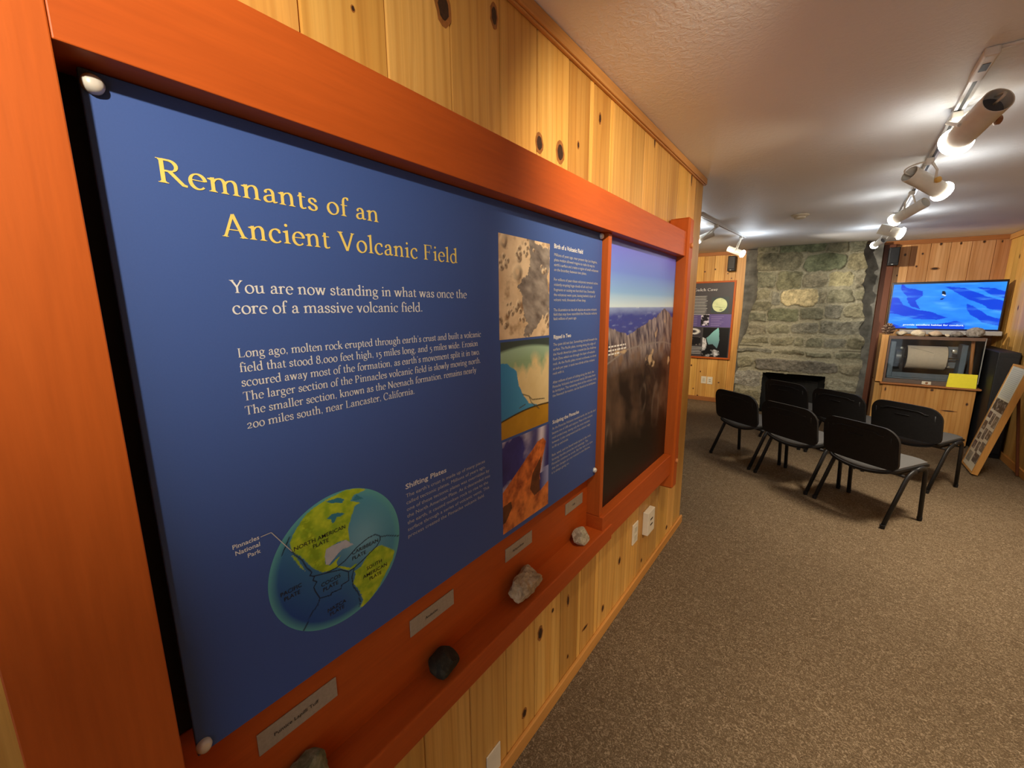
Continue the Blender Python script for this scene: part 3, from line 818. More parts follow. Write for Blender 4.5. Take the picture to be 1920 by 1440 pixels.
def paint_globe(U, V):
    du, dv = (U - GC[0]) / GR, (V - GC[1]) / GR
    rr = np.hypot(du, dv)
    w = np.clip(0.5 + 0.55 * (du * 0.75 + dv * 0.65), 0, 1)
    c = lerp(full(U, '#17458f'), full(U, '#4f9db5'), w)
    glow = np.exp(-((du - .35) ** 2 + (dv - .15) ** 2) / .12)
    c = lerp(c, full(U, '#8fc6d6'), glow * .55)
    c = lerp(c, full(U, '#1f4f96'), np.exp(-((du + .2) ** 2 + (dv + .75) ** 2) / .1) * .8)
    c = lerp(c, full(U, '#63b5b0'), ((rr - .88) / .12) * .8)
    n = fbm(U * 90, V * 90, 5)
    land = lerp(full(U, '#8fb32a'), full(U, '#c0d233'), (n - .3) * 2)
    ridge = np.exp(-((U - .318) - (1.25 - V) * .18) ** 2 / .00014) * (fbm(U * 200, V * 200, 9) > .45)
    land = lerp(land, full(U, '#7f9a1c'), ridge * .7)
    wu, wv = U + .0016 * (fbm(U * 300, V * 300, 2) - .5), V + .0016 * (fbm(U * 300, V * 300, 3) - .5)
    for k in ('na', 'sa', 'baja'):
        m = inpoly(wu, wv, GL[k])
        c[m] = land[m]
    g = lerp(full(U, '#c3c4cc'), full(U, '#a9b2bd'), n)
    m = inpoly(wu, wv, GL['gulf']); c[m] = g[m]
    for k in ('hud', 'hud2', 'lak'):
        m = inpoly(wu, wv, GL[k]); c[m] = C('#2f7f98')
    for L in GLINES:
        c = lerp(c, full(U, '#0b2038'), (0.0013 - segdist(U, V, L)) / .0005)
    return c

def paint_craters(U, V):
    a, b = (U - .873) / .252, (V - 1.565) / .28
    n = fbm(a * 5, b * 6, 21, 5)
    c = lerp(full(U, '#c2a27c'), full(U, '#efd6b2'), n * 1.3 - .1)
    lava = inpoly(a + .32 * (fbm(a * 5, b * 5, 4, 5, .6) - .5), b + .32 * (fbm(a * 5, b * 5, 8, 5, .6) - .5), [(.62, 1.02), (.98, .95), (1.02, .35), (.8, .18), (.68, .02), (.42, .0), (.5, .2), (.32, .48), (.55, .62), (.6, .8)])
    lc = lerp(full(U, '#5d534e'), full(U, '#a0968c'), fbm(a * 9 + b * 6, b * 14, 33, 4) * 1.6 - .3)
    c[lava] = lc[lava]
    wa, wb = a + .05 * (fbm(a * 9, b * 9, 61) - .5), b + .05 * (fbm(a * 9, b * 9, 62) - .5)
    c = lerp(c, full(U, '#8a6a4c'), (fbm(a * 7, b * 9, 63, 5) - .58) * 4 * (~lava))
    rs = random.Random(12)
    cones = [(.33, .66, .085), (.08, .94, .07), (.36, .80, .05)]
    for cx, cy, n_ in ((.10, .72, 7), (.22, .29, 9), (.42, .84, 6), (.88, .70, 4), (.9, .14, 4), (.06, .14, 5), (.55, .93, 4), (.38, .22, 3)):
        for q in range(n_):
            cones.append((cx + rs.gauss(0, .05), cy + rs.gauss(0, .04), rs.uniform(.018, .042)))
    for (x, y, r) in cones:
        du, dv = (wa - x) / r, (wb - y) * 1.1 / r
        d = np.hypot(du, dv)
        lit = np.clip(.5 - .6 * (du * .8 - dv * .6), 0, 1)
        body = np.clip((1.25 - d) * 2.5, 0, 1)
        c = lerp(c, lerp(full(U, '#4f3424'), full(U, '#f3dcb8'), lit), body * .85)
        c = lerp(c, full(U, '#d8ba94') if r > .05 else full(U, '#5d4030'), np.clip((.5 - d) * 5, 0, 1) * .8)
    return c

def paint_coast(U, V):
    a, b = (U - .877) / .249, (V - 1.278) / .28
    n = fbm(a * 6, b * 6, 12, 5)
    top = .90 - .25 * (a - .5) ** 2 * .6
    c = lerp(full(U, '#e0c88c'), full(U, '#f0ddaa'), n)
    c = lerp(c, full(U, '#8fae88'), (b - .52 - .25 * a + .5 * (n - .5)) * 6)
    c = lerp(c, full(U, '#9fc0a4'), (b - top + .12) * 8)
    ocean = inpoly(a + .05 * (n - .5), b, [(-.1, .80), (.12, .78), (.30, .68), (.33, .52), (.42, .42), (.55, .30), (.72, .26), (.74, .19), (.4, .22), (.2, .19), (-.1, .14)])
    oc = lerp(full(U, '#2f86c0'), full(U, '#4fa5cf'), a * 1.2)
    c[ocean] = oc[ocean]
    rim = b < .19 + .03 * np.sin(a * 3.0) + .04 * a
    gold = lerp(full(U, '#a87a1e'), full(U, '#c9982c'), n)
    c[rim] = gold[rim]
    c = lerp(c, full(U, '#3a2c12'), (.012 - np.abs(b - (.19 + .03 * np.sin(a * 3.0) + .04 * a))) / .006)
    c = lerp(c, full(U, '#3a4a48'), (b - top - .02) * 30)
    for L in ([(.42, .42), (.55, .38), (.62, .33)], [(.55, .38), (.6, .3), (.78, .2)], [(.62, .33), (.9, .3)], [(.35, .28), (.47, .3)]):
        c = lerp(c, full(U, '#4a4a3a'), (.008 - segdist(a, b, L)) / .005)
    return c

def paint_redrock(U, V):
    a, b = (U - .88) / .25, (V - .982) / .288
    n = fbm(a * 5, b * 5, 41, 5)
    c = lerp(full(U, '#20206a'), full(U, '#3a3f96'), n * 1.4 - .2)
    cl = fbm(a * 3 + b * 1.5, b * 5 - a * 2, 77, 5)
    c = lerp(c, full(U, '#d5cfe4'), (cl - .5) * 4 * np.clip(1.2 - np.abs(a - .1) * 2, 0, 1) * (b > .35))
    c = lerp(c, full(U, '#e6dff0'), np.exp(-((a - .82 - (b - .9) * .1) / .08) ** 2) * (b > .45) * .9)
    c = lerp(c, full(U, '#9da6d8'), np.clip((a - .8) * 6, 0, 1) * (b < .5) * .9)
    rock = inpoly(a + .03 * (n - .5), b + .03 * (n - .5), [(-.1, .42), (.12, .52), (.30, .62), (.52, .74), (.62, .78), (.72, .84), (.86, .86), (.93, .80), (.85, .62), (.78, .42), (.80, .24), (1.1, .33), (1.1, -.1), (-.1, -.1)])
    rn = fbm(a * 10 + b * 5, b * 12 - a * 6, 51, 5)
    rc = lerp(full(U, '#8c3a1c'), full(U, '#f0853c'), rn * 1.7 - .35)
    rc = lerp(rc, full(U, '#f29a4a'), np.clip((.45 - b) * 2, 0, 1) * rn)
    sh = inpoly(a, b, [(.82, .66), (.62, .50), (.56, .33), (.66, .22), (.80, .24), (.78, .42)]) | inpoly(a, b, [(-.1, .30), (.16, .32), (.18, .24), (.05, .12), (-.1, .1)])
    rc[sh] = lerp(rc, full(U, '#2c1210'), np.full(U.shape, .85))[sh]
    c[rock] = rc[rock]
    return c

def paint_mural(U, V):
    n = fbm(U * 12, V * 14, 61, 5)
    c = lerp(full(U, '#cfe6f4'), full(U, '#8fc0f0'), (V - 1.655) / .06)
    c = lerp(c, full(U, '#6f90ec'), (V - 1.70) / .10)
    c = lerp(c, full(U, '#6a6ae0'), (V - 1.78) / .14)
    hz = 1.652 + .006 * (fbm(U * 14, V * 0, 3) - .5)
    far = V < hz
    fc = lerp(full(U, '#93a9d8'), full(U, '#3f4a9c'), (hz - V) / .035 + .4 * (fbm(U * 16, V * 60, 6) - .5))
    fc = lerp(fc, full(U, '#93a5d4'), (fbm(U * 16, V * 90, 15) - .62) * 3)
    c[far] = fc[far]
    rough = .05 * (fbm(U * 16, V * 5, 71, 5) - .5)
    pk = np.interp(U, [1.50, 1.56, 1.62, 1.70, 1.78, 1.90, 2.02, 2.14, 2.20, 2.25, 2.30, 2.34, 2.40, 2.48], [1.555, 1.575, 1.570, 1.555, 1.525, 1.55, 1.575, 1.60, 1.612, 1.632, 1.638, 1.622, 1.60, 1.585]) + rough * .9
    mt = V < pk
    st = fbm(U * 50 + V * 18, V * 16 - U * 8, 81, 5)
    mc = lerp(full(U, '#3f3a48'), full(U, '#a59a98'), st * 1.9 - .5)
    mc = lerp(mc, full(U, '#8a6f5a'), (fbm(U * 14, V * 14, 91) - .5) * 3 * np.clip((1.52 - V) / .1, 0, 1))
    c[mt] = mc[mt]
    low = np.clip((1.46 - V + .05 * (n - .5)) / .10, 0, 1)
    dk = lerp(full(U, '#241c1b'), full(U, '#6a5344'), fbm(U * 9 + V * 3, V * 7, 95, 5) * 2.2 - .85)
    c = lerp(c, dk, low)
    road = np.interp(U, [1.5, 1.62, 1.78, 1.95, 2.15, 2.3, 2.45], [1.405, 1.43, 1.465, 1.47, 1.47, 1.465, 1.44])
    c = lerp(c, full(U, '#8c8480'), (.006 - np.abs(V - road)) / .004 * .8)
    for (x, y, rx, ry) in ((2.10, 1.385, .055, .045), (2.17, 1.53, .02, .022), (2.30, 1.575, .018, .02), (2.42, 1.35, .03, .02), (1.72, 1.46, .07, .012)):
        d = np.hypot((U - x) / rx, (V - y) / ry) + 2.6 * (fbm(U * 30, V * 30, 66, 5) - .5)
        c = lerp(c, full(U, '#bfa685'), (.9 - d) * 3 * .8)
    for (x, y, rx, ry) in ((2.22, 1.10, .05, .13), (1.62, 1.05, .03, .1), (2.02, 1.2, .04, .07)):
        d = np.hypot((U - x) / rx, (V - y) / ry)
        c = lerp(c, full(U, '#7d6f62'), np.exp(-((d - 1) / .22) ** 2) * (fbm(U * 20, V * 20, 13) - .2) * .9)
    c = lerp(c, full(U, '#0d0b0a'), (1.13 - V + .1 * (n - .5)) / .12)
    return c

def interpretive_panel():
    r = root('interpretive_panel', (PX, .8, .965), 'big navy blue exhibit panel titled Remnants of an Ancient Volcanic Field', 'sign')
    mb = MB(); mb.box(.047, PX, .118, 1.4955, .966, 1.9245)
    mb.build('board', [M['panel']], r, bevel=.0015)
    e = .0006
    P = lambda y, z, k=1: Vector((PX + e * k, y, z))
    mb = MB()
    SERIF.line(mb, 'Remnants of an', P(.1755, 1.8145), UY, UZ, .336, .0295, track=.035)
    mb.build('title_lettering', M['yellow'], r)
    mb = MB()
    SERIF.line(mb, 'Ancient Volcanic Field', P(.2410, 1.7555), UY, UZ, .481, .031, track=.035)
    mb.build('title_lettering', M['yellow'], r)
    mb = MB()
    SERIF.line(mb, 'You are now standing in what was once the', P(.2425, 1.6755), UY, UZ, .506, .0185)
    SERIF.line(mb, 'core of a massive volcanic field.', P(.2420, 1.6447), UY, UZ, .367, .0185)
    mb.build('subtitle_lettering', M['white'], r)
    mb = MB()
    for t, z, y1 in (("Long ago, molten rock erupted through earth's crust and built a volcanic", 1.579, .7966), ('field that stood 8,000 feet high, 15 miles long, and 5 miles wide. Erosion', 1.5565, .784),
                     ("scoured away most of the formation, as earth's movement split it in two.", 1.534, .7912), ('The larger section of the Pinnacles volcanic field is slowly moving north.', 1.5115, .794),
                     ('The smaller section, known as the Neenach formation, remains nearly', 1.4888, .776), ('200 miles south, near Lancaster, California.', 1.4665, .5745)):
        SERIF.line(mb, t, P(.2415, z), UY, UZ, y1 - .2405, .0138)
    mb.build('story_lettering', M['white'], r)
    # sans texts
    mb = MB()
    sans(mb, 'Shifting Plates', P(.536, 1.2555), UY, UZ, .124, .0118, 0, .016)
    mb.build('heading_lettering', M['white'], r); mb = MB()
    for t, z in (('Pinnacles', 1.2785), ('National', 1.2665), ('Park', 1.2545)):
        sans(mb, t, P(.2390, z), UY, UZ, None, .0075, 0, .012, 'R')
    mb.build('place_lettering', M['white'], r); mb = MB()
    sans(mb, 'Birth of a Volcanic Field', P(1.1505, 1.836), UY, UZ, .190, .0135, 0, .018)
    mb.build('heading_lettering', M['white'], r); mb = MB()
    sans(mb, 'Ripped in Two', P(1.1530, 1.551), UY, UZ, .115, .0125, 0, .018)
    mb.build('heading_lettering', M['white'], r); mb = MB()
    sans(mb, 'Sculpting the Pinnacles', P(1.1528, 1.263), UY, UZ, .187, .0125, 0, .018)
    mb.build('heading_lettering', M['white'], r)
    mb = MB()
    z = 1.2355
    for t, y1 in (('The earth\u2019s crust is made up of many pieces', .8033), ('called tectonic plates. Millions of years ago,', .804), ('one of these tectonic plates was overridden by', .821), ('the North American Plate. As it descended into', .8238),
                  ('the earth, it caused molten rock to rise to the', .815), ('surface through a series of volcanic vents. This', .819), ('process created the Pinnacles volcanic field.', .7987)):
        sans(mb, t, P(.536, z), UY, UZ, y1 - .536, .0088); z -= .0163
    mb.build('text_lettering', M['greyl'], r)
    def para(lines, z0, dz, y1, k0):
        mb = MB()
        w0 = sans_mesh(lines[k0])[0]
        sc = (y1 - 1.1515) / (max(p[0] for p in w0) - min(p[0] for p in w0))
        for i, t in enumerate(lines):
            w = sans_mesh(t)[0]
            sans(mb, t, P(1.1515, z0 - dz * i), UY, UZ, sc * (max(p[0] for p in w) - min(p[0] for p in w)), .0092)
        mb.build('text_lettering', M['greyl'], r)
    para(['Millions of years ago, near present day Los Angeles,', 'plate motion allowed magma to make its way to', 'earth\u2019s surface and create a region of small volcanoes', 'on the boundary between two plates.'], 1.8121, .0152, 1.466, 2)
    para(['For millions of years these volcanoes remained active,', 'violently erupting huge clouds of ash and rock', 'fragments or oozing out hot thick lava. Eventually', 'the volcanoes went quiet, leaving behind a layer of', 'volcanic rock, thousands of feet deep.'], 1.7363, .0159, 1.4667, 0)
    para(['The illustration to the left depicts an active volcanic', 'field that may have resembled the Pinnacles volcanic', 'field millions of years ago.'], 1.640, .0142, 1.463, 0)
    para(['The quiet did not last. Something stirred beneath the', 'surface. The Pacific plate, moving along the edge of', 'the North American plate, created the San Andreas', 'Fault Zone which ran through the layer of volcanic', 'rock. As the Pacific plate moved northwest, at about', 'an inch per year, it took two-thirds of the volcanic', 'rock with it.'], 1.528, .0160, 1.474, 0)
    para(['After millions of years of sliding along the fault, the', 'Pinnacles Volcanics had moved nearly 200 miles from', 'its birthplace. The remaining third of the volcanic rock,', 'the Neenach formation, can be found at its birthplace.'], 1.4021, .0152, 1.479, 2)
    para(['As the Pinnacles Volcanics traveled north, the hot dry land', 'became one of cliffs and canyons. Most of the volcanic', 'rock eroded away, leaving only the most resistant;', 'however, it also compressed and the volcanic edge', 'to lift up and erode.'], 1.2426, .0163, 1.4798, 0)
    para(['Rain, wind, and ice found weak spots in the rock,', 'forming rhyolite pinnacles and openings. The', 'Pinnacles continue to erode. But the rate is so slow', 'that the changes are not noticed in one lifetime;', 'it is always going on.'], 1.1474, .0160, 1.462, 2)
    mb = MB()
    L = [P(.2410, 1.2815), P(.2575, 1.2818), P(.2862, 1.2325)]
    for a, b in zip(L[:-1], L[1:]):
        d = (b - a).normalized(); n = UX.cross(d) * .0007
        mb.add([a - n + UX * .0006, b - n + UX * .0006, b + n + UX * .0006, a + n + UX * .0006], [(0, 1, 2, 3)])
    mb.build('leader_line', M['greyl'], r)
    # globe, drawn on rings
    nr, nt = 120, 300
    mb = MB()
    rad = np.linspace(0.002, 1, nr) * GR
    th = np.linspace(0, 2 * math.pi, nt, endpoint=False)
    RR, TT = np.meshgrid(rad, th, indexing='ij')
    U, V = GC[0] + RR * np.cos(TT), GC[1] + RR * np.sin(TT)
    mb.col = paint_globe(U, V).reshape(-1, 3)
    mb.v = [(PX + e * .6, a, b) for a, b in zip(U.ravel(), V.ravel())]
    mb.c = [(0, 0, 0)] * len(mb.v)
    for i in range(nr - 1):
        for j in range(nt):
            mb.f.append([i * nt + j, (i + 1) * nt + j, (i + 1) * nt + (j + 1) % nt, i * nt + (j + 1) % nt]); mb.m.append(0)
    mb.f.append(list(range(nt))); mb.m.append(0)
    g = mb.build('globe_picture', M['print'], r)
    mb = MB()
    for t, y0, y1, z in (('NORTH AMERICAN', .2903, .3884, 1.230), ('PLATE', .3234, .3537, 1.2185), ('PACIFIC', .2603, .2967, 1.157), ('PLATE', .2652, .2927, 1.1455), ('COCOS', .331, .3703, 1.1345), ('PLATE', .3338, .3644, 1.123), ('CARIBBEAN', .3975, .458, 1.167), ('PLATE', .3971, .4279, 1.155), ('SOUTH', .4268, .4635, 1.1165), ('AMERICAN', .4167, .4754, 1.102), ('PLATE', .4315, .4607, 1.0905), ('NAZCA', .3386, .3765, 1.075), ('PLATE', .3426, .3722, 1.0648)):
        mb = MB()
        sans(mb, t, P(y0, z, 1.6), UY, UZ, y1 - y0, .0078, 0, .006)
        mb.build('globe_lettering', M['ink'], g)
    for name, fn, b in (('crater_picture', paint_craters, (.873, 1.125, 1.565, 1.845)), ('coast_picture', paint_coast, (.877, 1.126, 1.278, 1.558)), ('red_rock_picture', paint_redrock, (.880, 1.130, .982, 1.270))):
        print_grid(name, fn, b[0], b[1], b[2], b[3], 130, 150, lambda a, c: (PX + e * .6, a, c), M['print'], r)
    for (y, z) in ((.1285, 1.9085), (.1265, .9815), (1.479, 1.913), (1.483, .990)):
        mb = MB()
        mb.lathe((PX - .02, y, z), (1, 0, 0), [(0, .006), (.0205, .006), (.0205, .0105), (.026, .0105), (.031, .0075), (.0325, .003), (.0325, .0001)], 20)
        mb.build('standoff_bolt', M['bolt'], r, smooth=True, auto=50)
interpretive_panel()

def mural_panel():
    r = root('mural_panel', (PX, 1.98, .765), 'tall photo panel of blue sky over grey mountain peaks, beside the navy panel', 'picture')
    mb = MB(); mb.box(.0205, PX - .001, 1.526, 2.4395, .7815, 1.9255)
    mb.build('board', M['panel_edge'], r)
    print_grid('mountain_picture', paint_mural, 1.526, 2.4395, .7815, 1.9255, 230, 300, lambda a, c: (PX, a, c), M['print'], r)
    mb = MB()
    # three short caption lines, too small to read
    rg = random.Random(3)
    for k, (y1, z) in enumerate(((1.765, 1.487), (1.77, 1.471), (1.70, 1.455))):
        y = 1.583
        while y < y1:
            w = rg.uniform(.012, .035)
            mb.add([(PX + .0006, y, z), (PX + .0006, min(y + w, y1), z), (PX + .0006, min(y + w, y1), z + .007), (PX + .0006, y, z + .007)], [(0, 1, 2, 3)])
            y += w + .007
    mb.build('caption_lettering', M['white'], r)
mural_panel()

def plaques():
    for text, y0, y1, lab in (('Pumice Lapilli Tuff', .206, .358, 'longest-worded metal plaque on red fascia, nearest the green stone'), ('Andesite', .551, .701, 'metal plaque on red fascia above the black stone'),
                              ('Rhyolite', .932, 1.080, 'metal plaque on red fascia above the big crumpled tan stone'), ('Tuff', 1.311, 1.452, 'metal plaque on red fascia above the smallest pale stone')):
        r = root('name_plaque', (.0205, (y0 + y1) / 2, .848), lab, 'plaque', 'metal plaques on the red fascia')
        mb = MB(); mb.box(.0205, .0225, y0, y1, .848, .894)
        mb.build('plate', M['plaque'], r, bevel=.0006)
        mb = MB()
        w = {'Pumice Lapilli Tuff': .085, 'Andesite': .042, 'Rhyolite': .060, 'Tuff': .022}[text]
        sans(mb, text, (.0230, (y0 + y1) / 2 - .006, .867), UY, UZ, w, .0075, 0, .01, 'C')
        mb.build('plaque_lettering', M['ink'], r)
plaques()

# ------------------------------------------------------------------ rocks
def rock_mat(name, a, b, c, scale=40):
    t = NT(name)
    tc = t.n('ShaderNodeTexCoord').outputs['Object']
    f = t.noise(tc, scale, 6, 0.65, 0.6)
    t.l(t.ramp(f, [(0.30, a), (0.5, b), (0.72, c)]), t.b.inputs['Base Color'])
    t.set(Roughness=0.75, Specular_IOR_Level=0.3)
    t.bump(t.noise(tc, scale * 1.8, 6, 0.7), 0.5, 0.006)
    return t.mat
def rock(name, seed, size, loc, mat, label, planes=14, rough=0.06, group=None, crumple=0.0, rz=0):
    rs = random.Random(seed)
    bm = bmesh.new()
    bmesh.ops.create_icosphere(bm, subdivisions=4, radius=1.0)
    N = []
    for k in range(planes):
        n = Vector((rs.gauss(0, 1), rs.gauss(0, 1), rs.gauss(0, 1))).normalized()
        N.append((n, rs.uniform(.62, .92)))
    N.append((Vector((0, 0, -1)), .72))
    P = np.array([v.co for v in bm.verts])
    q = fbm(P[:, 0] * 2.2 + 9, P[:, 1] * 2.2 + P[:, 2] * 1.7 + 9, seed, 5)
    q2 = fbm(P[:, 0] * 5 + 9 + P[:, 2] * 3, P[:, 1] * 5 + 9, seed + 50, 4)
    for i, v in enumerate(bm.verts):
        d = v.co.normalized()
        t = 1.05
        for n, h in N:
            c = d.dot(n)
            if c > .05:
                t = min(t, h / c)
        t *= 1 + rough * (q[i] - .5) * 2 - crumple * abs(q2[i] - .5) * 2
        v.co = d * t
    zs = [v.co.z for v in bm.verts]; xs = [v.co.x for v in bm.verts]; ys = [v.co.y for v in bm.verts]
    for v in bm.verts:
        v.co = Vector(((v.co.x - min(xs)) / (max(xs) - min(xs)) - .5, (v.co.y - min(ys)) / (max(ys) - min(ys)) - .5, (v.co.z - min(zs)) / (max(zs) - min(zs))))
        v.co = Vector((v.co.x * size[0], v.co.y * size[1], v.co.z * size[2]))
    me = bpy.data.meshes.new(name)
    bm.to_mesh(me); bm.free()
    me.materials.append(mat)
    try:
        me.polygons.foreach_set('use_smooth', [True] * len(me.polygons))
        me.set_sharp_from_angle(angle=R(22))
    except Exception:
        pass
    o = bpy.data.objects.new(name, me)
    COL.objects.link(o)
    o.location = loc
    o.rotation_euler = (0, 0, rz)
    tag(o, label, 'rock', group)
    return o
M['rgreen'] = rock_mat('green_tuff', (.10, .115, .065), (.19, .20, .12), (.34, .34, .24), 60)
M['rblack'] = rock_mat('black_stone', (.010, .009, .006), (.022, .019, .011), (.06, .05, .03), 50)
M['rtan'] = rock_mat('tan_crumpled_stone', (.20, .14, .08), (.44, .33, .20), (.62, .50, .34), 35)
M['rpale'] = rock_mat('pale_speckled_stone', (.22, .19, .12), (.48, .43, .30), (.75, .70, .56), 70)
M['rcream'] = rock_mat('cream_stone', (.42, .33, .22), (.58, .48, .34), (.72, .64, .5), 30)
M['rpink'] = rock_mat('pinkish_tan_stone', (.36, .25, .17), (.50, .37, .26), (.62, .5, .38), 30)
M['rgrey'] = rock_mat('rough_grey_stone', (.11, .09, .075), (.22, .19, .16), (.36, .32, .28), 45)
LZ = 0.7203
rock('stone_specimen', 5, (.070, .095, .075), (.058, .262, LZ), M['rgreen'], 'green grey stone at near end of the red ledge, partly cut off', 12, .05)
rock('stone_specimen', 17, (.072, .080, .062), (.059, .622, LZ), M['rblack'], 'black angular stone on the red ledge', 16, .05)
rock('stone_specimen', 8, (.082, .160, .086), (.0625, .985, LZ), M['rtan'], 'big crumpled tan stone on the red ledge', 18, .16, None, .22)
rock('stone_specimen', 23, (.062, .092, .060), (.060, 1.372, LZ), M['rpale'], 'smallest pale speckled stone at far end of the red ledge', 9, .06)

# ------------------------------------------------------------------ wall plates
def wall_plate(fn, w, h, t, kind, label, nm='wall_outlet', cat='outlet', group=None):
    """fn(a, b, d): a across, b up, d out of the wall"""
    o0 = Vector(fn(0, 0, 0))
    r = root(nm, o0, label, cat, group)
    def bx(a0, a1, b0, b1, d0, d1):
        mb = MB()
        p = [fn(a, b, d) for d in (d0, d1) for a, b in ((a0, b0), (a1, b0), (a1, b1), (a0, b1))]
        mb.add(p, [(0, 3, 2, 1), (4, 5, 6, 7), (0, 1, 5, 4), (1, 2, 6, 5), (2, 3, 7, 6), (3, 0, 4, 7)])
        return mb
    bx(0, w, 0, h, .0008, t).build('cover_plate', M['ivory'], r, bevel=.002)
    if kind == 'switch':
        bx(w * .28, w * .72, h * .24, h * .76, t, t + .003).build('rocker', M['ivory2'], r, bevel=.001)
    elif kind == 'slots':
        for k in (.36, .60):
            bx(w * .33, w * .67, h * k, h * (k + .06), t, t + .0012).build('socket_slot', M['ink'], r)
    elif kind == 'duplex':
        for k in (.16, .56):
            m = bx(w * .28, w * .72, h * k, h * (k + .28), t, t + .0025).build('receptacle', M['ivory2'], r, bevel=.001)
fl = lambda y0, z0: (lambda a, b, d: (d, y0 + a, z0 + b))
fb = lambda x0, z0: (lambda a, b, d: (x0 + a, 7.82 - d, z0 + b))
wall_plate(fl(2.112, .312), .078, .125, .008, 'duplex', 'flat ivory outlet plate low on pine wall under the mural end', group='wall plates on the left wall')
wall_plate(fl(2.283, .300), .115, .145, .035, 'slots', 'thick ivory surface box with two dark slots low on pine wall', group='wall plates on the left wall')
wall_plate(fl(.842, .045), .072, .118, .006, 'blank', 'plain ivory cover plate at bottom edge, right by the baseboard', 'blank_plate', 'cover plate', 'wall plates on the left wall')
wall_plate(fl(.660, .080), .045, .092, .006, 'blank', 'ivory cover plate whose corner just peeks under the red ledge', 'blank_plate', 'cover plate', 'wall plates on the left wall')
wall_plate(fb(-.948, .312), .088, .128, .007, 'switch', 'ivory plate without slots on far pine wall under the cave board', group='wall plates on the far wall')
wall_plate(fb(-.848, .308), .088, .130, .007, 'slots', 'ivory plate with two dark slots on far pine wall, nearer the fireplace', group='wall plates on the far wall')

# ================================================================== CEILING FIXTURES
TZ = lambda x, y: CZ(x, y)
def track(name, pts, label, w=.034, h=.022):
    r = root(name, pts[0], label, 'track light rail')
    a, b = Vector(pts[0]), Vector(pts[-1])
    d = (b - a).normalized(); s = d.cross(UZ).normalized() * (w / 2)
    def bar(a, b, sw, z0, z1, nm, mat):
        mb = MB()
        s2 = d.cross(UZ).normalized() * sw
        p = [q + t + UZ * z for z in (z0, z1) for q, t in ((a, -s2), (b, -s2), (b, s2), (a, s2))]
        mb.add(p, [(0, 1, 2, 3), (7, 6, 5, 4), (0, 4, 5, 1), (1, 5, 6, 2), (2, 6, 7, 3), (3, 7, 4, 0)])
        return mb.build(nm, mat, r, bevel=0)
    bar(a, b, w / 2, -h, -.001, 'rail', M['trackm'])
    bar(a + d * .02, b - d * .02, w * .17, -h - .0008, -h, 'conductor_slot', M['slot'])
    return r, d
tr1, _ = track('light_track', [(1.100, 2.22, CZ(1.1, 2.2)), (1.125, 3.13, CZ(1.1, 3.13)), (1.235, 6.75, CZ(1.2, 6.75))], 'long white light rail on ceiling over the chairs')
mb = MB(); mb.box(1.083, 1.123, 2.19, 2.40, 2.466, 2.4945)
mb.build('feed_box', M['lampw'], tr1, bevel=.006)
mb = MB(); mb.box(1.093, 1.113, 2.25, 2.31, 2.4645, 2.4665)
mb.build('feed_slot', M['slot'], tr1)
mb = MB()
mb.tube([(1.12, 2.2, 2.488), (1.17, 2.2, 2.488), (1.3, 2.205, 2.488), (2.41, 2.3, 2.488)], .006, 8)
mb.build('feed_conduit', M['lampw'], tr1, smooth=True)
track('light_track', [(-.300, 4.30, CZ(-.3, 4.3)), (-.19, 6.10, CZ(-.2, 6.1))], 'shorter white light rail on ceiling, left of the smoke detector')

